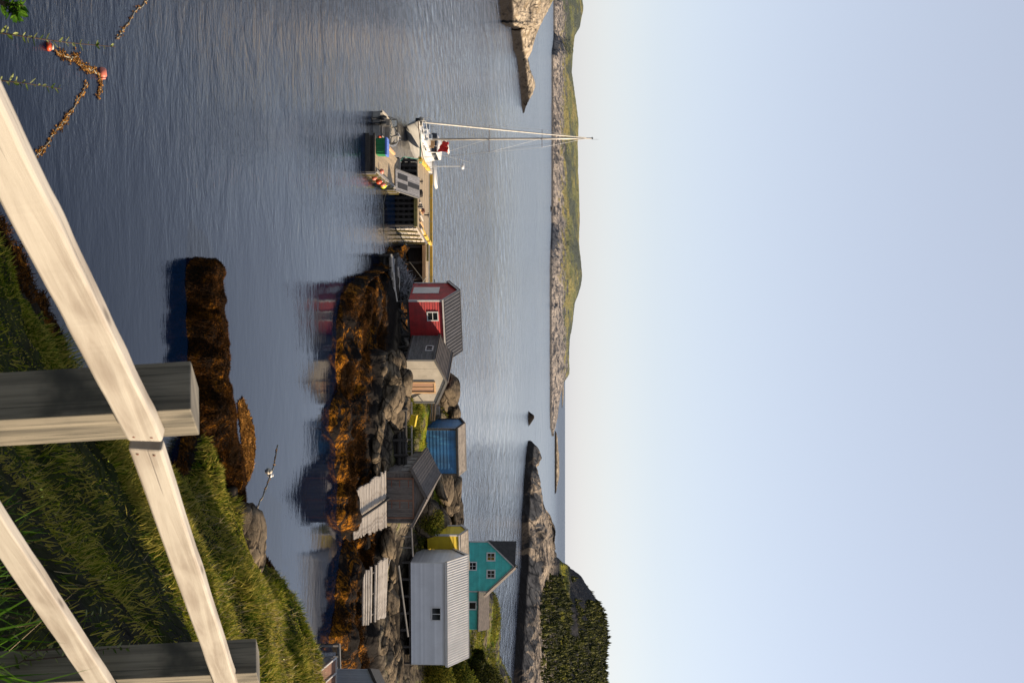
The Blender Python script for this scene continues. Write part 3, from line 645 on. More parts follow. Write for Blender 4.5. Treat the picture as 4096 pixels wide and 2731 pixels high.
    return dict(t=t, O=O, dA=dA, dB=dB, La=La, Lb=Lb, fr=fr, hit=hit, window=window, board=board, pt=pt, h=h, zb=zb)
def stilts(S, zg, spots, m='dark_wood', r=.08, brace=True):
    O, dA, dB = S['O'], S['dA'], S['dB']; last = None
    for a, b in spots:
        q = O+dA*a+dB*b; mb = MB(); mb.tube([q+V3((0,0,zg-S['zb'])), q+V3((0,0,.02))], r, 8); obj('stilt', mb, m, S['t'])
        if brace and last is not None and abs(last[1]-b) < .1:
            q0 = O+dA*last[0]+dB*last[1]; mb = MB(); mb.beam(q0+V3((0,0,zg-S['zb']+.2)), q+V3((0,0,-.1)), .05, .12); obj('brace', mb, m, S['t'])
        last = (a, b)
    mb = MB()
    for b in sorted({b for a, b in spots}): mb.beam(O+dA*-.1+dB*b+V3((0,0,-.09)), O+dA*(S['La']+.1)+dB*b+V3((0,0,-.09)), .12, .16)
    for i in range(4): mb.beam(O+dA*(S['La']*i/3)+V3((0,0,-.07)), O+dA*(S['La']*i/3)+dB*S['Lb']+V3((0,0,-.07)), .1, .12)
    obj('floor_beam', mb, m, S['t'])

# red shed
S = shed('red_shed', 'bright red clapboard shed with dark ribbed roof and white trim, on stilts', 'shed', 1203, 1634, 2.2, 26, 1432, 1133, 2.75, .95, 'a', 'red', 'roof_dark', 'trim', .2, 'rib', .16, rib=.28)
s, z = S['hit']('front', 1264, 1731); S['window']('front', s, z, .62, .72, 'white', 1, 2)
s, z = S['hit']('left', 1163, 1705); S['board']('door', 'left', s, z-1.0, z+1.0, 1.15, 'white')
stilts(S, .6, [(.1,.1),(1.5,.1),(2.9,.1),(4.2,.1),(.1,2.5),(2.2,2.5),(4.2,2.5)])
# grey shed
S = shed('grey_shed', 'weathered grey shed with pale gable and orange wooden door, beside the red shed', 'shed', 1440, 1629, 2.4, 28, 1610, 1327, 2.08, .78, 'b', 'greyboard', 'roof_brown', 'greyboard', .19, 'shingle', .12)
GS = S
s, z = S['hit']('left', 1395, 1718); S['window']('left', s, z, .62, .42, 'white', 2, 1, .09)
mb = MB(); o_, d_, L_, n_ = S['fr']['front']; q = lambda a, z_, k=.03: o_+d_*a+V3((0,0,z_))+n_*k
La = S['La']; tp = lambda x: S['h']+.78*(1-abs(x/La*2-1))
for i in range(5):   # big pale sheets nailed over the gable
    a0, a1 = La*i/5+.004, La*(i+1)/5-.004; am = min(max(La/2, a0), a1)
    rg = lambda k: [q(a0,-.05-.03*(i % 2),k), q(a1,-.05-.03*(i % 2),k), q(a1,tp(a1)-.02,k), q(am,tp(am)-.02,k), q(a0,tp(a0)-.02,k)]
    mb.prism(rg(.024), rg(.038+.004*(i % 2)), 0, 0)
obj('gable_board', mb, 'cream', S['t'])
s0, zz = S['hit']('front', 1528, 1700); s1, zz = S['hit']('front', 1568, 1700); sm = (s0+s1)/2; wd = s1-s0
mb = MB(); k = .08
for a in (s0, s1): mb.beam(q(a,.02,k), q(a,1.98,k), .12, .06, n_)
for z_ in (.08, 1.92): mb.beam(q(s0+.06,z_,k), q(s1-.06,z_,k), .05, .12)
mb.beam(q(sm, .1, k-.01), q(sm, 1.9, k-.01), .06, .03, n_)
d = obj('door', mb, 'fresh_wood', S['t'])
mb = MB(); mb.beam(q(sm,.06,.055), q(sm,1.95,.055), wd-.1, .015, n_); obj('panel', mb, 'net', d)
mb = MB(); mb.beam(q(La-.9, 1.0, .06), q(La-.35, .05, .06), .04, .09, n_); mb.beam(q(La-.12, .95, .06), q(La-.75, .55, .06), .05, .06, n_); obj('leaning_batten', mb, 'greyboard', S['t'])
stilts(S, 1.0, [(.1,.1),(1.6,.1),(3.1,.1),(.1,2.2),(3.1,2.2),(.1,4.)])
# blue shed
S = shed('blue_shed', 'small royal blue shed with low tan roof, raised behind the log crib wall', 'shed', 1716, 1705, 3.2, 13, 1898, 1678, 2.45, .42, 'a', 'blue', 'roof_tan', 'roof_black', .27, 'shingle', .12)
BS = S
mb = MB(); o_, d_, L_, n_ = S['fr']['front']; mb.beam(o_+n_*.03, o_+n_*.03+V3((0,0,2.42)), .16, .04, n_); obj('corner_board', mb, 'trim', S['t'])
stilts(S, 2.3, [(.1,.1),(1.2,.1),(2.4,.1),(3.5,.1),(.1,2.),(3.5,2.)], 'grey_wood', .1)
# brown fishing store
S = shed('fishing_store', 'dark brown plank store with double doors at the head of a boat slip', 'shed', 1888, 1546, 1.9, 4, 2091, 0, 1.86, .86, 'b', 'shed_wood', 'roof_brown', 'shed_wood', .3, 'shingle', .25, Lb=8.2, ovc=.3, depth_in=.012)
o_, d_, L_, n_ = S['fr']['front']; q = lambda a, z_, k=.03: o_+d_*a+V3((0,0,z_))+n_*k
s0, zz = S['hit']('front', 1917, 1600); s1, zz = S['hit']('front', 2066, 1600); sm = s0+(s1-s0)*.56
for a0, a1 in ((s0, sm-.03), (sm+.03, s1)):
    mb = MB(); nb_ = 7
    for i in range(nb_): a = a0+(a1-a0)*(i+.5)/nb_; mb.beam(q(a,.04,.05), q(a,1.76,.05+.004*(i % 2)), (a1-a0)/nb_-.008, .03, n_)
    d = obj('door', mb, 'shed_wood', S['t'])
    for z_ in (.35, .9, 1.5):
        mb = MB(); mb.beam(q(a0+.05,z_,.075), q(a0+.5,z_,.075), .015, .06); obj('hinge', mb, 'rust', d)
mb = MB()
for a in (s0-.07, sm, s1+.07): mb.beam(q(a,0,.055), q(a,1.84,.055), .1, .05, n_)
mb.beam(q(s0-.1,1.82,.06), q(s1+.1,1.82,.06), .05, .1)
obj('door_frame', mb, 'brown_wood', S['t'])
mb = MB()
for i in range(5):
    b0 = .3+i*1.45; mb.prism(*[[S['O']+S['dB']*(b0+w_)-S['dA']*k_+V3((0,0,z_)) for k_, z_ in ((.03,0.9),(.03,1.6),(.05,1.6),(.05,.9))] for w_ in (0, 1.1)], 0, 0)
obj('wall_patch', mb, 'grey_wood', S['t'])
stilts(S, .6, [(.1,.1),(1.8,.1),(3.4,.1),(.1,3.),(3.4,3.),(.1,6.5),(3.4,6.5)], 'dark_wood', .1)
# yellow shed
S = shed('yellow_shed', 'small yellow shed with white corner board, half hidden by the long white shed', 'shed', 2139, 1708, 3.0, 24, 0, 2106, 2.7, .45, 'a', 'yellow', 'roof_tan', 'trim', .3, 'shingle', .1, La=3.6)
# white shed
S = shed('white_shed', 'long white metal clad shed with ribbed roof and one small square window', 'shed', 2249, 1643, 2.2, 3, 2661, 0, 2.87, 1.3, 'a', 'white_metal', 'white_roof', 'white', .15, 'metal', .12, Lb=4.2, ovc=.2, rib=.19)
WS = S
s, z = S['hit']('front', 2454, 1745); S['window']('front', s, z, .92, .62, 'white', 2, 1, .07)
# turquoise house
S = shed('turquoise_house', 'turquoise clapboard house with steep gable and dark roof, behind the white shed', 'house', 2165, 1824, 2.6, -10, 2367, 0, 3.42, 2.72, 'b', 'teal', 'roof_black', 'trim', .24, 'shingle', .16, Lb=5.2, ovc=.12)
mb = MB(); c0 = S['pt'](-.08,-.1,3.36); c1 = S['pt'](-.08,S['La']/2,6.2); c2 = S['pt'](2.7,-.1,6.2); c3 = S['pt'](5.2,-.1,3.36); mb.add([c0,c1,c2,c3], [[0,1,2],[2,1,3],[0,2,3],[0,3,1]]); obj('cross_roof', mb, 'roof_black', S['t'])
for uu, vv in ((2226,1964),(2295,1964),(2263,1890),(2421,1890)):
    s, z = S['hit']('front', uu, vv)
    if s < S['La']: S['window']('front', s, z, .68, .70, 'white', 2, 2, .12)
O, dA, dB = S['O']+S['dA']*S['La'], S['dA'], S['dB']; k = (2517-1365.5)/FP; L2 = (k*O.y-O.x)/(dA.x-k*dA.y); h2 = 2.38; ANG_ = -10
an = MB(); q = lambda a, b, z_: O+dA*a+dB*b+V3((0,0,z_))
an.prism([q(.02,.03,0),q(L2,.03,0),q(L2,.03,h2),q(.02,.03,h2)], [q(.02,3.2,0),q(L2,3.2,0),q(L2,3.2,h2+.8),q(.02,3.2,h2+.8)], 0, 0)
z = 0.
while z < h2-.02:
    z2 = min(z+.24, h2); rg = lambda a: [q(a,.03,z), q(a,.005,z), q(a,.025,z2-.006), q(a,.03,z2-.006)]
    an.prism(rg(.02), rg(L2), 0, 0); z += .24
an.box(q(L2,-.0,h2/2), .12, .12, h2, R(ANG_))
A_ = obj('annex', an, 'teal', S['t'])
mb = MB(); mb.prism([q(-.05,-.3,h2-.02),q(L2+.25,-.3,h2-.02),q(L2+.25,-.3,h2+.1),q(-.05,-.3,h2+.1)], [q(-.05,3.3,h2+.85),q(L2+.25,3.3,h2+.85),q(L2+.25,3.3,h2+.97),q(-.05,3.3,h2+.97)], 0, 0)
obj('roof', mb, 'roof_brown', A_)
s, z = S['hit']('front', 2421, 1890); mb = MB(); c_ = q(s-S['La'], 0, z)
mb.beam(c_-dA*.3-dB*.01, c_+dA*.3-dB*.01, .04, .66); w_ = obj('window', mb, 'glass', A_)
mb = MB()
for sx in (-.38,.38): mb.beam(c_+dA*sx-dB*.03+V3((0,0,-.42)), c_+dA*sx-dB*.03+V3((0,0,.42)), .12, .06, dB)
for sz in (-.38,.38): mb.beam(c_-dA*.32-dB*.03+V3((0,0,sz)), c_+dA*.32-dB*.03+V3((0,0,sz)), .06, .12)
obj('window_frame', mb, 'white', A_)
mb = MB(); rd = S['pt'](-.0, S['La']/2, 3.42+2.72); mb.beam(rd+V3((0,-.05,.02)), rd+V3((0,-.05,.32)), .1, .1); mb.beam(rd+V3((-.15,-.05,.3)), rd+V3((.15,-.05,.3)), .08,.06); obj('finial', mb, 'roof_black', S['t'])
# rake boards in brown shingle on the right
mb = MB(); La = S['La']; mb.prism([S['pt'](-.3,La+.42,3.42-.5), S['pt'](-.3,La/2,3.42+2.72+.02), S['pt'](-.3,La/2,3.42+2.72+.12), S['pt'](-.3,La+.42,3.42-.4)], [S['pt'](.3,La+.62,3.42-.36),S['pt'](.3,La/2+.25,3.42+2.72+.02),S['pt'](.3,La/2+.25,3.42+2.72+.12),S['pt'](.3,La+.62,3.42-.26)], 0, 0)
obj('eave_board', mb, 'roof_brown', S['t'])

# half hidden boathouse at the lower right: tin gable above a brown lean-to roof
tl = P(2638,1342,54); bl = P(2695,1266,51.4); X0 = 14.93
t = thing('boathouse', 'boathouse with pale blue tin wall above a rust brown lean-to roof', 'boathouse', (X0, 54, 1.2))
mb = MB(); mb.prism([(X0,51.4,bl.z),(X0,54,tl.z),(X0,54,tl.z-.07),(X0,51.4,bl.z-.07)], [(X0+6,51.4,bl.z),(X0+6,54,tl.z),(X0+6,54,tl.z-.07),(X0+6,51.4,bl.z-.07)], 0, 0)
lr = obj('lean_to_roof', mb, 'brown_wood', t)
mb = MB()
for i in range(8): mb.beam((X0+.03+i*.72,51.35,bl.z+.03), (X0+.03+i*.72,54,tl.z+.03), .07, .05)
mb.beam((X0,54.02,tl.z+.03), (X0+6,54.02,tl.z+.03), .07, .07)
obj('batten', mb, 'trim', lr)
mb = MB(); mb.prism([(X0+.06,51.6,.8),(X0+.06,54,.8),(X0+.06,54,tl.z-.08),(X0+.06,51.6,bl.z-.09)], [(X0+6,51.6,.8),(X0+6,54,.8),(X0+6,54,tl.z-.08),(X0+6,51.6,bl.z-.09)], 0, 0); obj('lean_to_wall', mb, 'greyboard', t)
xl = (2683-1365.5)/FP*54.1; zt = 14-(VH-1466)/FP*54.1
mb = MB(); mb.prism([(xl,54.1,1),(xl+6,54.1,1),(xl+6,54.1,zt+1.6),(xl+2.2,54.1,zt+1.0),(xl,54.1,zt)], [(xl+.95,57,1),(xl+6.9,57,1),(xl+6.9,57,zt+1.6),(xl+3.1,57,zt+1.),(xl+.95,57,zt)], 0, 0)
for i in range(30): mb.beam((xl+.02+i*.115, 54.08, tl.z), (xl+.02+i*.115, 54.08, zt+i*.05), .03, .03, (0,1,0))
obj('wall', mb, 'grey_metal', t)
mb = MB(); mb.prism([(xl-.05,54,zt+.0),(xl+6,54,zt+2.7),(xl+6,54,zt+2.85),(xl-.05,54,zt+.15)], [(xl+.9,57.2,zt-.1),(xl+6.9,57.2,zt+2.6),(xl+6.9,57.2,zt+2.75),(xl+.9,57.2,zt+.05)], 0, 0); obj('roof', mb, 'roof_black', t)
# weathered staging beside it
t = thing('staging', 'dark weathered wooden staging beside the boathouse with rails lying on its deck', 'staging', (13.6, 56, .8))
zs_ = 14-(VH-1345)/FP*57.5
mb = MB()
for i in range(16): mb.box((14.9+(i*.36+1.8)*.267, 52.6+i*.36, 2.3+ (i % 3)*.008), 2.0, .33, .05)
obj('deck', mb, 'drift_wood', t)
for i in range(4):
    mb = MB(); x = 14.0+i*.55; mb.beam((x,52.4,2.37), (x+1.6,58.5,2.40), .09, .09); obj('rail', mb, 'dark_wood', t)
mb = MB(); mb.beam((15.45,58.35,2.42), (17.0,58.2,2.5), .25, .14); obj('end_beam', mb, 'greyboard', t)
for x, y in ((14.05,52.6),(14.8,55.5),(15.5,58.2),(17.4,58.2)):
    mb = MB(); mb.tube([(x,y,-.8),(x,y,2.28)], .1, 8); obj('post', mb, 'dark_wood', t)

# ================================================================ WHARF
XL, XR, Y0, Y1, ZD = -15.1, -9.45, 94.3, 102.3, 1.85
t = thing('wharf', 'timber crib wharf with plank deck and yellow edge beams beside the sailboat', 'wharf', (XL, Y0, 0))
mb = MB(); n_ = 46
for i in range(n_):
    y = Y0+(i+.5)*(Y1-Y0)/n_; mb.box(((XL+XR)/2+.35*(y-Y0)/8, y, ZD-.035+random.uniform(-.004,.004)), XR-XL+.9*(y-Y0)/8, (Y1-Y0)/n_-.012, .07)
obj('deck', mb, 'deck_wood', t)
for y in (Y0+.1, Y0+2.2, Y0+4.4):   # yellow edge timbers on the far left side
    mb = MB(); mb.beam((XL-.0,y,ZD+.17), (XL-.0,y+1.95,ZD+.17), .24, .26); obj('curb', mb, 'yellow_wood', t)
mb = MB(); mb.beam((XL,Y0+6.5,ZD+.17), (XL,Y1,ZD+.17), .24, .26); obj('curb', mb, 'pale_wood', t)
for x in np.arange(XL+.2, XR+.8, 2.1):
    mb = MB(); mb.beam((x,Y1+.05,ZD+.17), (min(x+2.06, XR+.9),Y1+.05,ZD+.17), .22, .26); obj('curb', mb, 'yellow_wood', t)
mb = MB(); mb.beam((XL+3.2,Y0-.02,ZD-.16), (XR,Y0-.02,ZD-.16), .2, .26); obj('face_beam', mb, 'olive_wood', t)
mb = MB(); mb.beam((XL+3.9,Y0+.35,ZD+.14), (XR-1.5,Y0+.45,ZD+.14), .2, .2); obj('curb', mb, 'pale_wood', t)
for i in range(3):
    mb = MB(); y = Y0+1.6+i*2.4; x = XR+.9*(y-Y0)/8-.12; mb.beam((x,y,ZD+.15), (x+.2,y+1.9,ZD+.15), .22, .2); obj('curb', mb, 'yellow_wood', t)
for i in range(13):  # front piles
    mb = MB(); x = XL+.15+i*(XR-XL-.3)/12; mb.tube([(x,Y0+.05,-1.2),(x,Y0+.1,ZD-.1)], .13, 8); obj('pile', mb, 'dark_wood', t)
for k_, z in enumerate((.15,.62,1.1)):
    mb = MB(); mb.tube([(XL-.1,Y0+.28,z),(XR+.1,Y0+.28,z)], .13, 8); obj('crib_log', mb, 'dark_wood', t)
mb = MB(); mb.box(((XL+XR)/2, (Y0+Y1)/2+.3, .3), XR-XL-.5, Y1-Y0-.7, 2.6); obj('crib_fill', mb, 'dark_wood', t)
for i, z in enumerate((.2,.55,.9,1.25,1.6)):
    mb = MB(); mb.beam((XR+.05,Y0+.1,z), (XR+1.0,Y1,z), .2, .28); obj('side_log', mb, 'grey_wood' if i < 2 else 'pale_wood', t)
for i in range(5):
    mb = MB(); y = Y0+.8+i*1.6; x = XR+.16+.95*(y-Y0)/8; mb.beam((x,y,.0), (x+.12,y,ZD-.1), .12, .28, (0,1,0)); obj('side_post', mb, 'olive_wood', t)
for x, y in ((XL+1.9,Y0+.2),(XL+4.0,Y0+.1),(XL+4.2,Y0+4.5)):
    mb = MB(); mb.tube([(x,y,ZD),(x,y,ZD+.42)], .06, 8); mb.tube([(x-.22,y,ZD+.33),(x+.22,y,ZD+.33)], .035, 6); obj('cleat', mb, 'black', t)
t = thing('footbridge', 'narrow timber footbridge with a yellow rail beam joining the wharf to the red shed', 'footbridge', (-8.4, 100.5, .8))
mb = MB()
for i in range(24): mb.box((-8.5+i*.19, 101.1, 1.78), .175, 2.4, .07)
obj('deck', mb, 'deck_wood', t)
mb = MB(); mb.beam((-8.4,99.86,1.70), (-4.1,99.86,1.70), .1, .3); obj('side_beam', mb, 'fresh_wood', t)
mb = MB(); mb.beam((-8.5,102.35,2.02), (-4.1,102.35,2.02), .22, .26); obj('curb', mb, 'yellow_wood', t)
mb = MB(); mb.beam((-8.5,99.95,2.0), (-7.0,99.95,2.0), .18, .2); obj('curb', mb, 'olive_wood', t)
for x in (-8.3,-6.9,-5.5,-4.2):
    for y in (100.2, 102.):
        mb = MB(); mb.tube([(x,y,-1),(x,y,1.7)], .11, 8); obj('pile', mb, 'dark_wood', t)
mb = MB(); mb.box((-6.3,101.9,.75), 4.2,.1,1.7); obj('back_boards', mb, 'dark_wood', t)
mb = MB(); mb.tube([(-5.2,102.4,2.15),(-5.2,102.4,2.3),], .07,8); mb.tube([(-5.55,102.4,2.3),(-4.85,102.4,2.3)], .045,6); tag(obj('mooring_cleat', mb, 'black'), 'black mooring cleat on the yellow beam of the footbridge near the red shed', 'cleat')
mb = MB(); mb.tube([W(1190,1650,2.2), (-5.6,99.7,1.9)], .04, 6); mb.tube([(-6.9,99.4,.5),(-4.9,99.7,2.0)], .03, 6); tag(obj('mooring_line', mb, 'rope'), 'pair of grey lines running from the footbridge down to the driftwood', 'rope')
# lumber and gear on the wharf
t = thing('timber_rack', 'stack of pale timbers with orange rope lying on the right end of the wharf deck', 'timber', (-10.8, 95.6, ZD))
for i in range(5):
    mb = MB(); mb.beam((-11.6+i*.55,95.1,ZD+.09+.02*i), (-11.3+i*.55,96.6,ZD+.12+.02*i), .13, .1); obj('timber', mb, 'fresh_wood' if i % 2 else 'pale_wood', t)
mb = MB(); mb.tube([(-10.9+.25*math.cos(a)*(1-.1*(a//6)),95.7+.25*math.sin(a),ZD+.22+a*.006) for a in np.linspace(0,30,70)], .03, 5); obj('rope_coil', mb, 'rust', t)
mb = MB(); mb.tube([(-12.3+.3*math.cos(a),95.2+.22*math.sin(a),ZD+.03+a*.006) for a in np.linspace(0,40,90)], .035, 5); tag(obj('rope_coil', mb, 'dark_wood'), 'dark coil of rope lying on the wharf deck beside the gangway', 'rope')
# gangway
t = thing('gangway', 'pale slatted gangway with dark painted shadow strips, from floating dock to wharf', 'gangway', (-12.8, 89.4, .7))
a0 = P(671,1577,89.3); a0.z = .74; a0 = V3((-13.45,89.3,.74)); a1 = V3((-13.45,94.4,1.98)); wd = 1.62; dd = (a1-a0).normalized(); L = (a1-a0).length; nn_ = V3((1,0,0)).cross(dd)
mb = MB()
for i in range(14): mb.beam(a0+V3((wd*(i+.5)/14,0,0)), a1+V3((wd*(i+.5)/14,0,0)), wd/14-.02, .05, nn_)
obj('deck', mb, 'drift_wood', t)
for x0, x1, f0, f1 in ((.22,.66,.08,.48),(.95,1.4,.08,.48),(.62,1.0,.5,.98)):
    mb = MB(); mb.beam(a0+V3(((x0+x1)/2,0,0))+dd*L*f0+nn_*.03, a0+V3(((x0+x1)/2,0,0))+dd*L*f1+nn_*.03, x1-x0, .012, nn_); obj('shadow_strip', mb, 'black', t)  # dark strips laid on the deck stand in for U shaped shadows
for x in (-.03, wd+.03):
    mb = MB(); mb.beam(a0+V3((x,0,-.05)), a1+V3((x,0,-.05)), .06, .18, nn_); obj('side_beam', mb, 'greyboard', t)
# floating dock
XL2, XR2, YA, YB, ZF = -14.6, -11.9, 80.1, 91.6, .66
t = thing('floating_dock', 'floating wooden dock with slatted side below the wharf, carrying the green fish box', 'dock', (XL2, YA, -.1))
mb = MB()
for i in range(18): x = XL2+.1+(i+.5)*(XR2-XL2-.2)/18; mb.beam((x,YA+.1,ZF-.03), (x,YB-.1,ZF-.03+random.uniform(0,.004)), (XR2-XL2-.2)/18-.012, .06)
obj('deck', mb, 'deck_wood', t)
mb = MB(); mb.box(((XL2+XR2)/2,(YA+YB)/2,.2), XR2-XL2-.25, YB-YA-.3, .72); obj('float', mb, 'dark_wood', t)
for y0, y1 in ((YA+2.6,YA+5.6),(YA+5.8,YA+8.6)):
    mb = MB(); mb.beam((XL2+.06,y0,ZF+.09), (XL2+.06,y1,ZF+.09), .16, .18); obj('curb', mb, 'fresh_wood', t)
mb = MB(); mb.beam((XR2-.1,YA+.3,ZF+.06), (XR2-.1,YB,ZF+.06), .18, .12); obj('curb', mb, 'grey_wood', t)
mb = MB(); mb.beam((XL2,YA,ZF-.06), (XR2,YA,ZF-.06), .1, .16); mb.beam((XL2,YA,.12), (XR2,YA,.12), .1, .3); obj('end_board', mb, 'dark_wood', t)  # dark wood stands in for the shadow on the near end
mb = MB(); mb.beam((XL2-.0,YB-.02,ZF+.05), (XR2,YB-.02,ZF+.05), .2, .2); obj('end_beam', mb, 'pale_wood', t)
for i in range(24):
    mb = MB(); y = YA+.25+i*(YB-YA-.4)/23; mb.beam((XR2+.07,y,-.1), (XR2+.07,y,ZF+.04), .12, .16, (1,0,0)); obj('fender_slat', mb, 'olive_wood' if i % 3 else 'pale_wood', t)
mb = MB(); mb.beam((XR2-.02,YA,.3),(XR2-.02,YB,.3),.04,.7); obj('side_board', mb, 'dark_wood', t)
# fish box
t = thing('fish_box', 'large green fish box with a blue lid on the near corner of the floating dock', 'fish box', (-13.75, 80.9, ZF))
mb = MB(); cx, cy = -13.75, 80.95
ring = lambda z_, k: [(cx-.6*k,cy-.5*k,z_),(cx+.6*k,cy-.5*k,z_),(cx+.6*k,cy+.5*k,z_),(cx-.6*k,cy+.5*k,z_)]
mb.prism([V3(x) for x in ring(ZF+.02,.95)], [V3(x) for x in ring(ZF+.66,1.)], 0, 0)
for x in (-.4,-.13,.13,.4): mb.beam((cx+x,cy-.52,ZF+.05), (cx+x,cy-.52,ZF+.6), .05, .04, (0,1,0))
obj('body', mb, 'green', t, bevel=.02)
mb = MB(); mb.prism([V3(x) for x in ring(ZF+.665,1.05)], [V3(x) for x in ring(ZF+.80,1.03)], 0, 0)
for x in (-.3,0,.3): mb.beam((cx+x,cy-.48,ZF+.812), (cx+x,cy+.48,ZF+.812), .05, .02)
obj('lid', mb, 'bluelid', t, bevel=.02)
# mooring buoys hung on the dock
def buoy(x, y, z, r, m, label, group=None, m2=None, tip=(0,0,1)):
    t = thing('buoy', label, 'buoy', (x,y,z-r), group); ax = V3(tip).normalized()
    prof = [(.001,-r)]+[(r*math.cos(a), r*math.sin(a)) for a in np.linspace(-1.4,1.1,12)]+[(r*.3,r*1.08),(r*.12,r*1.25),(.001,r*1.27)]
    mb = MB(); mb.lathe((x,y,z), prof, 20, ax); obj('ball', mb, m, t, smooth=True)
    mb = MB(); mb.lathe(V3((x,y,z)), [(r*.32,r*.98),(r*.2,r*1.2),(r*.12,r*1.33),(.001,r*1.34)], 12, ax); obj('eye', mb, m2 or 'white', t, smooth=True)
    mb = MB(); mb.tube([V3((x,y,z))+ax*r*1.25, V3((x,y,z))+ax*(r*1.25+.25)+V3((-.15,0,.05))], .012, 5); obj('rope', mb, 'rope', t)
buoy(-11.68,81.7,.35,.17,'salmon','round salmon pink buoy hanging on the near corner of the dock side', m2='salmon')
buoy(-11.66,83.3,.42,.22,'orange','larger orange buoy with white cap hanging against the dock slats')
buoy(-11.62,84.6,.50,.19,'salmon','pink buoy half hidden by the yellow one on the dock side', m2='salmon')
buoy(-11.6,85.1,.46,.24,'lime','yellow green ball buoy hanging on the dock slats')
buoy(-12.2,81.9,.85,.17,'salmon','pale pink and white buoy lying on the near end of the dock deck', m2='white', tip=(.7,.2,.3))
# ================================================================ BOATS
def frame(o, fwd):
    f = V3(fwd).normalized(); r = f.cross(V3((0,0,1))).normalized()
    return lambda s, t_, z: V3(o)+f*s+r*t_+V3((0,0,z))
# motor boat, stern to the camera
q = frame((-15.85,83.3,0), (.03,1,0)); t = thing('motorboat', 'open aluminium motorboat with windscreen and two black outboards beside the green fish box', 'motorboat', (-15.85,83.3,0))
st = [(0,.92,.95,.62),(1.2,.95,1.0,.66),(2.6,.95,1.02,.74),(3.8,.8,.92,.86),(4.8,.45,.6,.98),(5.5,.03,.05,1.08)]
mb = MB()
for sg in (-1, 1): mb.grid([[q(s, 0, -.2), q(s, sg*b*.7, -.12), q(s, sg*b, .08), q(s, sg*(b+d)/2, h_*.6), q(s, sg*d, h_), q(s, sg*(d+.04), h_+.02), q(s, sg*max(d-.12,0.), h_+.03), q(s, sg*max(d-.14,0.), .25)] for s, b, d, h_ in st])
mb.prism([q(0,-.93,-.1),q(0,.93,-.1),q(0,.95,.55),q(0,.45,.5),q(0,-.45,.5),q(0,-.95,.55)], [q(.06,-.93,-.1),q(.06,.93,-.1),q(.06,.95,.55),q(.06,.45,.5),q(.06,-.45,.5),q(.06,-.95,.55)], 0, 0)
obj('hull', mb, 'alu', t)
mb = MB(); mb.add([q(0.1,-.8,.24),q(0.1,.8,.24),q(3.9,.7,.24),q(3.9,-.7,.24)], [[0,1,2,3]]); obj('floor', mb, 'boat_floor', t)
mb = MB()
for sg in (-1,1): mb.beam(q(0,sg*.93,.66), q(2.7,sg*1.0,.78), .17, .05)
obj('gunwale', mb, 'cream', t)
mb = MB(); mb.beam(q(.75,-.85,.62), q(.75,.85,.62), .08, .05); mb.beam(q(1.0,-.85,.66), q(1.0,.85,.66), .05, .05); mb.box(q(1.15,0,.4), 1.5,.35,.25); obj('bench', mb, 'alu', t)
mb = MB(); mb.prism([q(2.75,-.98,.8),q(2.75,.98,.8),q(2.75,.98,.86),q(2.75,-.98,.86)], [q(5.3,-.1,1.05),q(5.3,.1,1.05),q(5.3,.1,1.12),q(5.3,-.1,1.12)], 0, 0); obj('foredeck', mb, 'cream', t)
mb = MB(); mb.prism([q(2.72,-.95,.25),q(2.72,.95,.25),q(2.72,.95,.8),q(2.72,-.95,.8)], [q(2.8,-.95,.25),q(2.8,.95,.25),q(2.8,.95,.8),q(2.8,-.95,.8)], 0, 0); obj('console', mb, 'alu', t)
for sx in (-.45,.5):
    mb = MB(); mb.box(q(1.9,sx,.45), .45,.45,.12); mb.box(q(1.68,sx,.72), .5,.1,.5); mb.box(q(1.9,sx,.33), .1,.1,.2); obj('seat', mb, 'boat_floor', t)
wp = [(-.95,2.85),(-.38,3.05),(.3,3.05),(.95,2.85)]; top_ = [(-.86,2.55),(-.36,2.72),(.28,2.72),(.86,2.55)]
wf = MB(); gl = MB()
for i in range(3):
    (x0,s0),(x1,s1) = wp[i], wp[i+1]; (X0_,S0),(X1_,S1) = top_[i], top_[i+1]
    wf.beam(q(s0,x0,.88), q(s1,x1,.88), .05, .05); wf.beam(q(S0,X0_,1.38), q(S1,X1_,1.38), .045, .045)
    gl.add([q(s0,x0,.88),q(s1,x1,.88),q(S1,X1_,1.38),q(S0,X0_,1.38)], [[0,1,2,3]])
for (x0,s0),(X0_,S0) in zip(wp, top_): wf.beam(q(s0,x0,.88), q(S0,X0_,1.38), .05, .05)
for sg in (-1,1): wf.beam(q(2.85,sg*.95,.88), q(2.0,sg*.98,.80), .04, .04); wf.beam(q(2.55,sg*.86,1.38), q(2.0,sg*.98,.80), .04, .04)
wsn = obj('windscreen', wf, 'black', t); obj('pane', gl, 'screen', wsn)
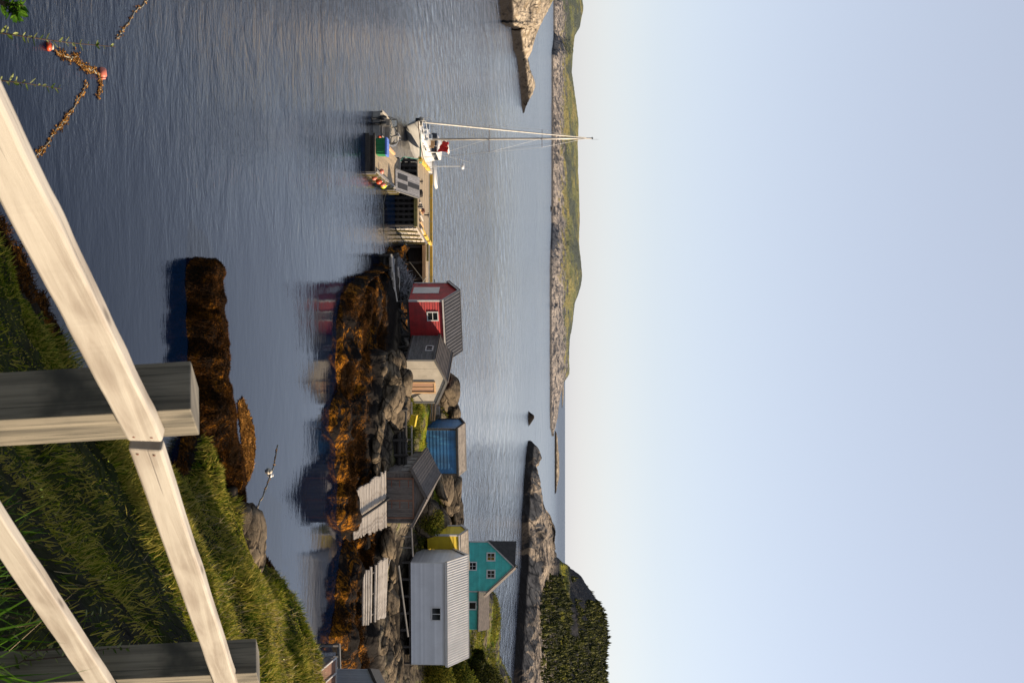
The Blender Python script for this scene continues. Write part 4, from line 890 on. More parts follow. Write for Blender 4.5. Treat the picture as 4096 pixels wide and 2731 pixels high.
for sx, tilt, m_ in ((-.42,.5,'black'),(.0,.0,'black')):
    c0 = q(-.12, sx, .62); dn = V3((tilt*.25,-.18-tilt*.5,-1+tilt*.4)).normalized(); mb = MB()
    prof = [(-.16,-.13,-.22),(.16,-.13,-.22),(.2,.05,-.24),(-.2,.05,-.24)]
    mb.lathe(c0+V3((0,0,.10)), [(.001,.30),(.10,.28),(.16,.2),(.18,.05),(.16,-.12),(.11,-.2),(.001,-.2)], 12, -dn); ob = obj('outboard', mb, 'black', t, smooth=True)
    mb = MB(); mb.beam(c0, c0+dn*.75, .13, .16, (0,1,0), .7); mb.beam(c0+dn*.7+V3((0,-.15,0)), c0+dn*.7+V3((0,.15,0)), .3, .02, (0,0,1)); mb.box(c0+V3((0,.1,-.05)), .22,.2,.3); obj('leg', mb, 'black', ob)
    mb = MB(); mb.lathe(c0+dn*.85+V3((0,-.12,0)), [(.001,-.05),(.05,-.03),(.05,.06),(.001,.1)], 8, (0,1,0))
    for a in range(3): mb.beam(c0+dn*.85+V3((0,-.12,0)), c0+dn*.85+V3((.12*math.cos(a*2.1),-.12,.12*math.sin(a*2.1))), .08, .015, (0,1,.5))
    obj('propeller', mb, 'steel', ob)
mb = MB(); mb.tube([q(2.7,.35,1.4),q(2.7,.35,1.5)], .015, 6); mb.lathe(q(2.7,.35,1.53), [(.001,-.04),(.05,-.03),(.05,.03),(.001,.04)], 10); obj('stern_light', mb, 'white', t)
mb = MB(); mb.tube([q(3.2,-.5,1.0),q(5.2,-.1,1.3),q(5.2,.1,1.3),q(3.2,.5,1.0)], .015, 6); obj('bow_rail', mb, 'steel', t)
t2 = thing('fender', 'orange boat fender squeezed between the motorboat and the fish box', 'fender', (-14.78,83.0,.35)); mb = MB(); mb.lathe((-14.75,82.6,.62), [(.001,-.2),(.09,-.15),(.1,.1),(.05,.2),(.001,.22)], 12, (.2,1,.1)); obj('body', mb, 'orange', t2, smooth=True)
# sailboat, bow to the camera
q = frame((-18.95,98.4,0), (1.30,12.2,0)); t = thing('sailboat', 'white sailboat with tall mast and furled headsail, moored behind the wharf', 'sailboat', (-18.85,98.4,0))
st = [(0,.02,.0,1.42,1.35),(.5,.28,.0,1.38,1.0),(1.2,.62,.06,1.34,.25),(2.2,1.02,.42,1.30,-.1),(3.6,1.42,.95,1.24,-.35),(5.5,1.72,1.4,1.18,-.5),(8,1.78,1.5,1.14,-.5),(10.3,1.55,1.2,1.15,-.3),(12.3,1.2,.7,1.2,.1)]
mb = MB()
for sg in (-1,1): mb.grid([[q(s,sg*dk*f_**(.85-.45*min(1,s/5)),kz+(h_-kz)*f_) for f_ in (0,.06,.15,.3,.5,.75,1)]+[ q(s,sg*dk,h_+.06), q(s,sg*max(dk-.06,0),h_+.06)] for s, dk, wl, h_, kz in st])
mb.prism([q(12.28,-1.2,1.2),q(12.28,1.2,1.2),q(12.28,.7,.1),q(12.28,-.7,.1)], [q(12.32,-1.2,1.2),q(12.32,1.2,1.2),q(12.32,.7,.1),q(12.32,-.7,.1)], 0, 0)
obj('hull', mb, 'gelcoat', t)
mb = MB()
for sg in (-1,1):
    for (s0,d0,_,h0,_k),(s1,d1,_,h1,_k2) in zip(st[:-1], st[1:]): mb.beam(q(s0,sg*(d0+.01),h0-.02), q(s1,sg*(d1+.01),h1-.02), .02, .05)
obj('rub_rail', mb, 'stem', t)
mb = MB()
for sg in (-1,1): mb.grid([[q(s,0,h_+.06), q(s,sg*max(dk-.05,0),h_+.01)] for s, dk, wl, h_, kz in st])
obj('deck', mb, 'white', t)
mb = MB(); rr = [(3.2,.3,.12),(4.0,.75,.34),(6.5,1.0,.42),(7.2,1.05,.45)]
mb.grid([[q(s,-wd_,1.15), q(s,-wd_*.85,1.2+hh), q(s,0,1.27+hh), q(s,wd_*.85,1.2+hh), q(s,wd_,1.15)] for s, wd_, hh in rr]); cr = obj('coachroof', mb, 'white', t)
mb = MB()
for s in (4.4,5.1,5.8): mb.box(q(s,.98,1.36), .04,.4,.14, 0)
obj('porthole', mb, 'glass', cr)
mb = MB(); ph = [(6.6,1.0,.5),(6.9,.95,1.15),(7.1,.92,1.22),(9.3,.95,1.25),(9.4,.98,1.2),(9.5,1.02,.5)]
mb.grid([[q(s,-wd_,1.15), q(s,-wd_*.93,1.15+hh-.04), q(s,0,1.2+hh), q(s,wd_*.93,1.15+hh-.04), q(s,wd_,1.15)] for s, wd_, hh in ph]); wh = obj('pilothouse', mb, 'white', t)
mb = MB()
for x in (-.62,0,.62): mb.prism([q(6.66,x-.26,1.75),q(6.66,x+.26,1.75),q(6.84,x+.24,2.2),q(6.84,x-.24,2.2)], [q(6.62,x-.26,1.77),q(6.62,x+.26,1.77),q(6.80,x+.24,2.22),q(6.80,x-.24,2.22)], 0, 0)
for s in (7.3,8.1,8.9): mb.prism([q(s-.3,.99,1.75),q(s+.3,.99,1.75),q(s+.3,.95,2.15),q(s-.3,.95,2.15)], [q(s-.3,1.02,1.75),q(s+.3,1.02,1.75),q(s+.3,.98,2.15),q(s-.3,.98,2.15)], 0, 0)
obj('window', mb, 'glass', wh)
mb = MB(); mb.box(q(6.2,.2,1.9), .5,.06,.35); mb.box(q(6.1,.55,1.8), .2,.06,.5); obj('hatch', mb, 'fresh_wood', t)
MS = 5.7; mb = MB(); mb.tube([q(MS,0,1.3),q(MS+.03,0,6),q(MS+.05,0,12),q(MS+.08,0,16.35)], [.105,.1,.09,.065], 10); ms = obj('mast', mb, 'mast', t, smooth=True)
for z_, hw in ((7.1,1.25),(11.9,.82)):
    mb = MB(); mb.beam(q(MS,-hw,z_), q(MS,hw,z_), .1, .04); obj('spreader', mb, 'rust', ms)
mb = MB(); mb.lathe(q(MS+.08,0,16.45), [(.001,-.08),(.12,-.05),(.05,.05),(.001,.1)], 8); mb.tube([q(MS,0,16.3),q(MS-.3,0,16.45)], .02, 5); mb.tube([q(MS+.1,.1,16.4),q(MS+.1,.1,17.0)], .008, 4); obj('masthead', mb, 'black', ms)
mb = MB(); mb.tube([q(.35,0,1.5),q(.36,0,1.75),q(.9,0,3.2),q(2.4,0,7.2),q(4.2,0,12.),q(5.55,0,15.9)], [.03,.07,.085,.085,.06,.025], 8); fs_ = obj('furled_sail', mb, 'canvas', t, smooth=True)
mb = MB(); mb.lathe(q(.36,0,1.62), [(.001,-.08),(.12,-.06),(.12,.06),(.001,.08)], 12); obj('furling_drum', mb, 'black', fs_)
mb = MB()
for sg in (-1,1):
    mb.tube([q(MS+.2,sg*1.6,1.25),q(MS,sg*1.25,7.1),q(MS,sg*.82,11.9),q(MS+.05,0,16.1)], .011, 4); mb.tube([q(MS+.6,sg*1.6,1.25),q(MS,0,7.1)], .009, 4); mb.tube([q(MS,sg*1.25,7.1),q(MS,0,11.9)], .008, 4)
mb.tube([q(12.2,0,1.3),q(MS+.08,0,16.3)], .011, 4)
obj('rigging', mb, 'steel', t)
mb = MB(); mb.tube([q(MS+.1,0,2.75),q(10.6,0,2.9)], .075, 8); bm = obj('boom', mb, 'mast', t)
mb = MB(); mb.tube([q(MS+.15,.0,3.05),q(MS+1.2,.05,3.02),q(8.5,0,3.0),q(10.2,0,2.98)], [.12,.2,.17,.08], 10); obj('sail_cover', mb, 'canvas', bm, smooth=True)
g = MB(); g.grid([[q(MS+.3+.12*math.sin(i*1.3+j), .12+i*.16, 3.35-.9*j/6*(.6+.4*i/5)+.06*math.sin(i*2)) for i in range(7)] for j in range(7)]); g.grid([[q(MS+.32+.12*math.sin(i*1.3+j), .12+i*.16, 3.35-.9*j/6*(.6+.4*i/5)+.06*math.sin(i*2)) for i in range(7)] for j in range(7)]); obj('red_canvas', g, 'redcloth', t)
mb = MB()
pul = [(2.2,-.95),(1.2,-.58),(.4,-.22),(-.1,0),(.4,.22),(1.2,.58),(2.2,.95)]
for z_ in (1.7,2.02): mb.tube([q(s,x,z_) for s, x in pul], .016, 6)
for s, x in pul: mb.tube([q(s,x,1.35),q(s,x,2.02)], .016, 6)
for sg in (-1,1):
    for s, d_ in ((3.6,1.36),(5.5,1.66),(7.4,1.7),(9.2,1.62),(11,1.4)): mb.tube([q(s,sg*d_,1.2),q(s,sg*d_,1.95)], .014, 5)
    for z_ in (1.6,1.93): mb.tube([q(2.2,sg*.95,z_+.05)]+[q(s,sg*d_,z_) for s, d_ in ((3.6,1.36),(5.5,1.66),(7.4,1.7),(9.2,1.62),(11,1.4))], .007, 4)
obj('lifelines', mb, 'steel', t)
mb = MB(); mb.tube([q(-.25,0,1.5),q(.6,0,1.52)], .06, 8); mb.box(q(.1,-.12,1.3), .3,.1,.35); obj('anchor', mb, 'black', t)
mb = MB(); mb.tube([q(11.6,.95,1.2),q(11.6,.95,4.1)], .035, 6); rm = obj('radar_pole', mb, 'white', t)
mb = MB(); mb.lathe(q(11.6,.95,4.2), [(.001,-.12),(.3,-.1),(.32,0),(.28,.12),(.001,.14)], 14); obj('radar_dome', mb, 'white', rm)
mb = MB(); mb.tube([q(8.2,.7,2.4),q(8.6,1.4,5.2)], .012, 5); mb.tube([q(9.5,0,3.0),q(9.5,0,3.9),q(9.5,1.5,3.9)], .012, 5); obj('aerial', mb, 'white', t)
mb = MB()
for s, x, m_ in ((3.0,.2,0),(3.3,-.3,0),(3.9,.5,0)): mb.lathe(q(s,x,1.6), [(.001,-.2),(.14,-.16),(.15,.12),(.001,.2)], 10)
mb.box(q(3.6,-.5,1.75), .5,.5,.35); mb.box(q(4.2,.2,1.95), .4,.5,.25); obj('deck_gear', mb, 'grey_metal', t)
mb = MB(); mb.lathe(q(1.0,.05,1.5), [(.001,-.1),(.16,-.08),(.16,.08),(.001,.1)], 10); mb.lathe(q(.55,-.3,1.6), [(.001,-.2),(.18,-.1),(.18,.1),(.001,.2)], 10, (0,1,0)); obj('windlass', mb, 'cream', t)
# its dinghy, slung at the stern
dq = frame(q(12.6,1.0,1.25), (1.,.25,0)); td = thing('dinghy', 'small white inflatable dinghy slung across the stern of the sailboat', 'dinghy', q(12.6,.6,1.2))
mb = MB(); mb.tube([dq(-1.6,-.5,.1),dq(.6,-.55,.1),dq(1.3,-.35,.16),dq(1.7,0,.22),dq(1.3,.35,.16),dq(.6,.55,.1),dq(-1.6,.5,.1)], [.14,.2,.2,.17,.2,.2,.14], 10); obj('tube', mb, 'white', td, smooth=True)
mb = MB(); mb.prism([dq(-1.4,-.45,.0),dq(1.3,-.3,.08),dq(1.3,.3,.08),dq(-1.4,.45,.0)], [dq(-1.4,-.45,.05),dq(1.3,-.3,.13),dq(1.3,.3,.13),dq(-1.4,.45,.05)], 0, 0); obj('floor', mb, 'boat_floor', td)
# mooring lines and chart markers
mb = MB()
for k_ in range(3): mb.tube([q(1.1,.55,1.42), (XL+.05+k_*.06,Y0+.5,ZD+.1+k_*.05)], .022, 5)
mb.tube([(XL+.2+.16*math.cos(a),Y0+.4+.16*math.sin(a),ZD+.06+a*.012) for a in np.linspace(0,24,60)], .025, 5)
mb.tube([(XL+.1,Y0+.1,ZD+.1), (XL+.2,Y0-2,1.0), (XL2+.3,YB-.4,ZF+.15)], .02, 5)
tag(obj('mooring_line', mb, 'rope_green'), 'pale green mooring ropes tied at the near left corner of the wharf', 'rope')
mb = MB(); pts = [W(868,1556,.02)]; pts = [V3((-11.7,88.5,.2)), V3((-10.6,88,-.0)), V3((-8.4,88.2,.02)), V3((-7.4,90,.3))]; mb.tube(pts, .022, 5); tag(obj('mooring_line', mb, 'rope'), 'thin pale line low over the water from the floating dock towards the shore', 'rope')
# ================================================================ SHORE GEAR
def gz(name, x, y):
    G = TER[name]; d = (G[...,0]-x)**2+(G[...,1]-y)**2; i = np.unravel_index(np.argmin(d), d.shape); return float(G[i][2])
def zs(x, y): return gz('shore_main', x, y)
def boulder(x, y, r, sq, label, m='stone', group='boulders along the shed shore', sink=.3, ter='shore_main', seed=None):
    z = gz(ter, x, y); n1, n2 = 34, 24; sd = random.random()*99 if seed is None else seed
    th = np.linspace(0, np.pi, n2)[:,None]; ph = np.linspace(0, 2*np.pi, n1)[None]
    D = np.stack([np.sin(th)*np.cos(ph), np.sin(th)*np.sin(ph), np.cos(th)*np.ones_like(ph)], -1); D[:,-1] = D[:,0]
    nf = 11; fn = rng.normal(0,1,(nf,3)); fn /= np.linalg.norm(fn,axis=1,keepdims=True); fd = rng.uniform(.62,.98,nf)
    k = np.min(fd/np.maximum(D@fn.T, .05), axis=-1); k = np.minimum(k, 1.15)[...,None]
    k = k*(1+.05*fbm(D*1.6+sd, 3)[...,None])+.045*fbm(D*5+sd, 4, True)[...,None]
    k[:,-1] = k[:,0]; a = random.random()*3
    Pn = D*k*np.array([r*sq[0], r*sq[1], r*sq[2]]); c_, s_ = math.cos(a), math.sin(a)
    Pn = np.stack([Pn[...,0]*c_-Pn[...,1]*s_, Pn[...,0]*s_+Pn[...,1]*c_, Pn[...,2]], -1)+np.array([x, y, z+r*sq[2]*(1-2*sink)])
    idx = np.arange(n1*n2).reshape(n2, n1); F = np.stack([idx[:-1,:-1], idx[:-1,1:], idx[1:,1:], idx[1:,:-1]], -1).reshape(-1,4)
    o = npobj('boulder', Pn.reshape(-1,3), F[:, ::-1], None, m); return tag(o, label, 'boulder', group)
def XY(u, Y): return ((u-1365.5)/FP*Y, Y)
ORD = ['first','second','third','fourth','fifth','sixth','seventh','eighth','ninth','tenth','eleventh','twelfth','thirteenth','fourteenth','fifteenth','sixteenth','seventeenth','eighteenth','nineteenth','twentieth']
def ordinal(os_, fmt, us_=None):
    # tells look-alikes apart by counting them off from the wharf end
    k = sorted(range(len(os_)), key=lambda i: (us_[i] if us_ else os_[i].location.x/max(os_[i].location.y, 1.)))
    for n_, i in enumerate(k): os_[i]['label'] = fmt % ORD[n_]
BL = 'x'; BO = {'a': [], 'b': [], 'c': []}
for u, Y, r in [(1455,79.6,.9),(1490,78.6,.8),(1530,79.2,1.3),(1580,79.8,1.2),(1620,78.9,.9),(1650,77.9,.8),(1700,77,.6),(1745,76.6,.5),(1790,76.3,.55),(1835,76,.5),(1560,82.2,1.2),(1510,82.5,.9),(1610,83,1.1),(1470,83.6,.8),
                (2190,79.5,.8),(2180,77.6,.6),(2480,80,.7),(2520,79,.9),(2560,81.4,1.0),(2540,83.3,1.1),(2600,80.3,.7),(2640,79.5,.9),(2690,80.5,1.1),(2350,81.5,.7),(2300,82.4,.8),(2420,82.4,.9),(2620,83.4,.9),(2700,84,1.0),(2240,83,.6),(1660,80.4,.8),(1860,77.4,.45),(1880,76.5,.4),(2580,77.4,.5)]:
    x, y = XY(u, Y); boulder(x, y, r*1.15, (random.uniform(.9,1.5), random.uniform(.8,1.1), random.uniform(.42,.7)), BL, sink=random.uniform(.38,.56)); BO['a' if u < 1640 else 'b' if u < 2000 else 'c'].append(sc.collection.objects[-1])
ordinal(BO['a'], '%s boulder from the wharf end on the rocks below the grey shed'); ordinal(BO['b'], '%s boulder from the wharf end below the black log crib by the blue shed'); ordinal(BO['c'], '%s boulder from the wharf end on the dark shore below the white shed')
BO = []
for u, Y, r in [(2060,89,1.6),(2100,93,1.4),(1940,93,1.5),(1990,96,1.7),(1560,93.5,1.6),(1640,95,1.5),(2040,97,1.5)]:
    x, y = XY(u, Y); boulder(x, y, r, (1.3,1.,.6), 'big pale boulder on the rocky rise behind the sheds', group='boulders behind the sheds', sink=.42); BO.append(sc.collection.objects[-1])
ordinal(BO, '%s big pale boulder from the wharf end on the rise behind the sheds'); BO = []
for u, Y, r in [(2080,44.9,.8),(2130,45.9,1.1),(2185,46.6,1.2),(2230,47.1,1.0),(2275,47.6,.8),(1990,44.6,.5)]:
    x, y = XY(u, Y); boulder(x, y, r, (1.3,.9,.55), 'pale smooth rock at the foot of the near grassy bank', group='rocks at the foot of the near bank', ter='hillside', sink=.4); BO.append(sc.collection.objects[-1])
ordinal(BO, '%s pale rock from the post end at the foot of the near grassy bank')
# boat slips of laid poles
def slip(name, label, p00, p01, p10, p11, n, m, skip=(), over=.15):
    """p00 lower left, p01 lower right, p10 upper left, p11 upper right"""
    t = thing(name, label, 'boat slip', p00)
    for k_ in (.12,.5,.88):
        mb = MB(); mb.tube([p00.lerp(p01,k_)+V3((0,0,-.13)), p10.lerp(p11,k_)+V3((0,0,-.13))], .09, 7); obj('runner', mb, 'dark_wood', t)
    for i in range(n):
        if i in skip: continue
        f = (i+.5)/n; a, b = p00.lerp(p10,f), p01.lerp(p11,f); e = (b-a).normalized(); j = lambda: V3((random.uniform(-.05,.05), random.uniform(-.03,.03), random.uniform(-.015,.02)))
        r_ = (p10-p00).length/n*.43
        a2 = a-e*random.uniform(0,over)+j(); b2 = b+e*random.uniform(0,over)+j()
        mb = MB(); mb.tube([a2, a2.lerp(b2,.5)+j()*.6, b2], [r_*random.uniform(.8,1.1), r_, r_*random.uniform(.7,1)], 7); obj('slat', mb, m, t)
    return t
t = slip('boat_slip', 'sunlit boat slip of close laid poles with a black pipe, below the dark brown store', P(1982,1404,72.2), P(2150,1412,72.4), P(1886,1543,76.8), P(2103,1546,77.0), 25, 'pale_wood')
a, b = P(2084,1412,72.3), P(1992,1546,76.9); mb = MB(); mb.tube([a+V3((0,0,.16)), a.lerp(b,.6)+V3((0,0,.2)), b+V3((0,0,.15))], .085, 9); tag(obj('pipe', mb, 'black'), 'black pipe lying slantwise down the sunlit boat slip', 'pipe')
t = slip('boat_slip', 'broken boat slip with missing poles and open gaps, below the long white shed', P(2292,1450,73.2), P(2500,1450,73.4), P(2232,1548,77.6), P(2462,1541,77.6), 20, 'pale_wood', skip=(1,3,5,7,8,9,11))
for k_ in range(2):
    mb = MB(); a = P(2262+90*k_, 1498, 77.8); mb.beam(a+V3((0,-.9,-.5)), a+V3((.05,1.0,.45)), .12, .12); obj('cross_brace', mb, 'pale_wood', t)
mb = MB(); mb.tube([P(2190,1566,79.5)+V3((0,0,.1)), P(2290,1545,79)], .05, 7); tag(obj('pole', mb, 'pale_wood'), 'thin pale pole leaning at the head of the broken boat slip', 'pole')
mb = MB(); mb.tube([P(2260,1594,83), P(2545,1632,84)], .07, 7); tag(obj('pole', mb, 'grey_wood'), 'long grey pole lying under the front of the white shed', 'pole')
# retaining crib of logs
def crib(label, u0, u1, Y, z0, z1, nlog, npost, m='dark_wood', r=.12):
    a, b = V3((*XY(u0, Y), 0)), V3((*XY(u1, Y), 0)); t = thing('log_crib', label, 'log crib', a+V3((0,0,z0)))
    for i in range(nlog):
        z = z0+.1+(z1-z0-.1)*i/(nlog-1); j = lambda: V3((0, random.uniform(-.05,.05), random.uniform(-.05,.05)))
        mb = MB(); mb.tube([a+V3((-.2,0,z))+j(), a.lerp(b,.5)+V3((0,0,z))+j(), b+V3((.2,0,z))+j()], r*random.uniform(.85,1.15), 8); obj('log', mb, m, t)
    for i in range(npost):
        q = a.lerp(b, i/(npost-1)); mb = MB(); mb.tube([q+V3((0,-.2,z0-.6)), q+V3((random.uniform(-.05,.05),-.16,z1+random.uniform(.05,.3)))], r*.9, 8); obj('post', mb, m, t)
    mb = MB(); mb.beam(a.lerp(b,.5)+V3((0,.3,z0-.3)), a.lerp(b,.5)+V3((0,.3,z1-.15)), (b-a).length, .2, (0,1,0)); obj('backing', mb, 'dark_wood', t)
crib('dark log crib wall full of stones in front of the blue shed', 1640, 1885, 80.2, 1.35, 2.75, 4, 5)
crib('black log crib standing in the water under the driftwood heap', 1022, 1190, 86.5, -.2, 1.15, 4, 5)
# stilts below the white shed
for i in range(7):
    pass
stilts(WS, .9, [(WS['La']*i/6,.1) for i in range(7)], 'dark_wood', .11, brace=False)
# driftwood
t = thing('driftwood_heap', 'tangled heap of grey driftwood sticks beside the red shed', 'driftwood', (-4.9, 89.5, 1.0))
mb = MB()
for i in range(420):
    f = random.random(); u = 1040+165*f; hgt = .25+1.15*math.sin(min(1, f*1.15)*math.pi*.62)**1.5; x, y = XY(u, random.uniform(87.6,90.2)); z = .8+hgt*random.random()**.7
    a = V3((x,y,z)); d = V3((random.gauss(0,1), random.gauss(0,.6), random.gauss(0,.45))).normalized()*random.uniform(.2,.75); mb.tube([a-d, a+d*.1+V3((0,0,random.uniform(-.08,.08))), a+d], [.02,.045,.02], 5)
obj('sticks', mb, 'drift_wood', t)['kind'] = 'stuff'
BO = []
for i in range(16):
    u = 1055+random.random()*170; x, y = XY(u, 85.6+random.random()*1.8); z = .75+random.random()*.5; L = random.uniform(.6,1.6); mb = MB(); mb.tube([(x-L,y,z),(x,y+.1,z+.06),(x+L*.8,y+random.uniform(-.3,.3),z+random.uniform(-.1,.25))], [.10,.12,.08], 8)
    o = obj('driftwood_log', mb, 'pale_wood' if i % 2 else 'drift_wood'); tag(o, 'bleached driftwood log lying below the grey stick heap', 'log', 'driftwood logs below the heap'); BO.append(o)
ordinal(BO, '%s bleached driftwood log from the wharf end below the grey stick heap')
# small gear
x, y = XY(1680, 81.6); z = 14-(VH-1636)/FP*81.6
t = thing('fish_crate', 'bright yellow plastic crate tipped on the grass above the log crib', 'crate', (x, y, z))
mb = MB(); mb.prism([V3((x-.38,y-.25,z+.12)),V3((x+.3,y-.25,z-.02)),V3((x+.3,y+.35,z-.02)),V3((x-.38,y+.35,z+.12))], [V3((x-.30,y-.3,z+.50)),V3((x+.44,y-.3,z+.34)),V3((x+.44,y+.4,z+.34)),V3((x-.30,y+.4,z+.50))], 0, 0); obj('body', mb, 'lime' if 0 else 'yellow', t, bevel=.03)
mb = MB(); mb.prism([V3((x-.34,y-.36,z+.48)),V3((x+.48,y-.36,z+.32)),V3((x+.48,y+.44,z+.32)),V3((x-.34,y+.44,z+.48))], [V3((x-.33,y-.36,z+.55)),V3((x+.49,y-.36,z+.39)),V3((x+.49,y+.44,z+.39)),V3((x-.33,y+.44,z+.55))], 0, 0); mb.beam((x-.1,y-.32,z+.25),(x+.25,y-.32,z+.19),.03,.05); obj('rim', mb, 'yellow', t, bevel=.02)
t = thing('lumber_stack', 'stack of long pale planks between the grey shed and the blue shed', 'lumber', (*XY(1645, 89.5), 3.4))
for i in range(7):
    a, b = P(1606, 1712+i*5.5, 89.5+.1*(i % 3)), P(1682, 1714+i*4.+(i % 2)*2, 89.4+.1*(i % 2)); mb = MB(); mb.beam(a, b, .25, .05); obj('plank', mb, ('fresh_wood','pale_wood')[i % 2], t)
mb = MB(); mb.beam(P(1604,1704,89.4), P(1684,1704,89.4), .3, .08); mb.beam(P(1612,1640,89.4), P(1612,1704,89.4), .08, .1, (0,1,0)); mb.beam(P(1678,1645,89.4), P(1678,1704,89.4), .08, .1, (0,1,0)); obj('trestle', mb, 'grey_wood', t)
t = thing('lobster_trap', 'small rounded lobster trap of pale laths beside the lumber stack', 'lobster trap', P(1640,1738,90.3))
for i in range(6):
    mb = MB(); c = P(1626+i*6,1738,90.2); mb.tube([c+V3((0,-.3,0)), c+V3((0,-.25,.3)), c+V3((0,0,.42)), c+V3((0,.25,.3)), c+V3((0,.3,0))], .02, 5); obj('hoop', mb, 'pale_wood', t)
for dy, dz in ((-.3,.02),(-.28,.2),(-.15,.38),(.15,.38),(.28,.2)):
    mb = MB(); mb.beam(P(1624,1738,90.2)+V3((0,dy,dz)), P(1658,1738,90.2)+V3((0,dy,dz)), .04, .02); obj('lath', mb, 'pale_wood', t)
t = thing('tub', 'pale blue plastic tub under the right corner of the grey shed', 'tub', P(1586,1612,83.4)); c = P(1586,1612,83.4)
mb = MB(); mb.lathe(c, [(.001,0),(.2,0),(.26,.34),(.29,.36),(.28,.38),(.22,.36),(.18,.05),(.001,.04)], 18); obj('body', mb, 'tub', t, smooth=True)
mb = MB(); mb.tube([c+V3((-.27,0,.36)), c+V3((0,-.1,.18)), c+V3((.27,0,.36))], .012, 5); obj('handle', mb, 'steel', t)
def railing(label, pts, nposts, m='pale_wood'):
    t = thing('railing', label, 'railing', pts[0]+V3((0,0,-.8)))
    mb = MB(); mb.beam(pts[0], pts[1], .06, .09); obj('rail', mb, m, t)
    for i in range(nposts):
        q = pts[0].lerp(pts[1], (i+.2)/nposts); mb = MB(); mb.beam(q+V3((0,0.02,-.9)), q, .08, .08, (0,1,0)); obj('post', mb, 'grey_wood', t)
railing('low pole railing running from the grey shed to the brown store', [P(1607,1646,83.5), P(1842,1648,83.5)], 5)
railing('low pole railing between the brown store and the white shed', [P(2092,1645,86), P(2225,1652,86)], 3)
for i, (u, v, Y, L_) in enumerate([(1575,1566,80,1.2),(1590,1600,82.5,.9)]):
    a = P(1418,1552,81.3) if i == 0 else P(1605,1620,82.9); b = P(1476,1629,84) if i == 0 else P(1582,1601,82.4); mb = MB(); mb.beam(a, b, .12, .07); tag(obj('plank', mb, 'pale_wood'), ['pale plank propped from the rocks up to the left corner of the grey shed', 'short pale board lying below the right corner of the grey shed'][i], 'plank')
# ================================================================ THINGS AFLOAT NEAR US
def weedrope(label, pts, n, wd=.16, r=.018):
    t = thing('mooring_rope', label, 'rope', pts[0]); P_ = []
    for a, b in zip(pts[:-1], pts[1:]):
        for k in range(6): q = a.lerp(b, k/6); P_.append(q+V3((random.uniform(-.06,.06), random.uniform(-.06,.06), .01)))
    P_.append(pts[-1]); mb = MB(); mb.tube(P_, r, 5); obj('line', mb, 'rope', t)
    if n:
        mb = MB()
        for i in range(n):
            k = random.randrange(len(P_)-1); q = P_[k].lerp(P_[k+1], random.random()); q = V3((q.x+random.gauss(0,wd*.6), q.y+random.gauss(0,wd), .012)); a = random.random()*6.28; L = random.uniform(.04,.13); d = V3((math.cos(a),math.sin(a),0)); e = V3((-d.y,d.x,0))
            mb.add([q-e*.02, q+e*.02, q+d*L*.6+e*.03+V3((0,0,.03)), q+d*L+V3((0,0,.0)), q+d*L*.6-e*.03+V3((0,0,.02))], [[0,1,2,3,4]])
        obj('seaweed', mb, 'kelp_float', t)['kind'] = 'stuff'
def fbuoy(u, v, r, L, m, label, axis, m2='white'):
    c = W(u, v, .03); ax = V3(axis).normalized(); t = thing('buoy', label, 'buoy', c)
    mb = MB(); mb.lathe(c, [(.001,-L/2-r*.5),(r*.6,-L/2-r*.3),(r,-L/2),(r*1.02,0),(r,L/2),(r*.6,L/2+r*.35),(.001,L/2+r*.5)], 18, ax); obj('body', mb, m, t, smooth=True)
    mb = MB(); mb.lathe(c+ax*(L/2+r*.35), [(.001,-.01),(r*.7,0),(r*.6,r*.35),(.001,r*.4)], 12, ax); obj('cap', mb, m2, t, smooth=True)
fbuoy(186, 196, .13, .06, 'orange', 'orange buoy with a pale cap floating near the bottom left leafy stem', (0,.4,1), 'cream')
fbuoy(291, 410, .12, .22, 'salmon', 'faded red oblong buoy floating at the end of the seaweed line', (1,.05,.1), 'salmon')
fbuoy(1884, 1076, .15, .05, 'cream', 'dirty white buoy floating in the calm cove beyond the seaweed ledge', (.2,-.3,1), 'cream')
fbuoy(1898, 1084, .13, .05, 'white', 'smaller white buoy touching the dirty white one in the calm cove', (.1,.2,1), 'white')
weedrope('long sagging seaweed hung line at the left edge of the water', [W(-60,610), W(0,585), W(40,545), W(115,494), W(155,465)], 60, .05)
weedrope('thick seaweed clogged line joining the two orange buoys', [W(205,225), W(230,275), W(225,310), W(265,320), W(275,350), W(290,390)], 230, .09)
weedrope('tuft of yellow seaweed trailing right of the red buoy', [W(300,395), W(345,402), W(392,392)], 90, .06)
weedrope('seaweed hung line slanting down behind the left part of the fence', [W(337,350), W(400,308), W(485,262), W(510,235), W(590,175), W(625,143)], 170, .06)
weedrope('thin line with seaweed tufts leading off the white buoys', [W(1775,1110), W(1850,1098), W(1890,1086), W(1960,1060), W(2030,1030), W(2050,1022)], 60, .035, .025)
p = []
for i in range(5200):
    f = random.random(); u = 1570+360*f; v0 = 935+38*f; w_ = 52*math.sin(math.pi*min(1, f*1.02))**.7
    p.append(tuple(W(u, v0+12+random.random()*w_, .01)))
p = np.array(p); k_ = vnoise(p*np.array([.9,.5,1])) > -.35; p = p[k_]; n_ = len(p)
blades('floating_seaweed', p, np.stack([rng.normal(0,1,n_), rng.normal(0,1,n_), np.full(n_,.12)],1), rng.uniform(.08,.3,n_), .05, 'kelp_float', .2, label='orange mat of seaweed floating beyond the long ledge', cat='seaweed')
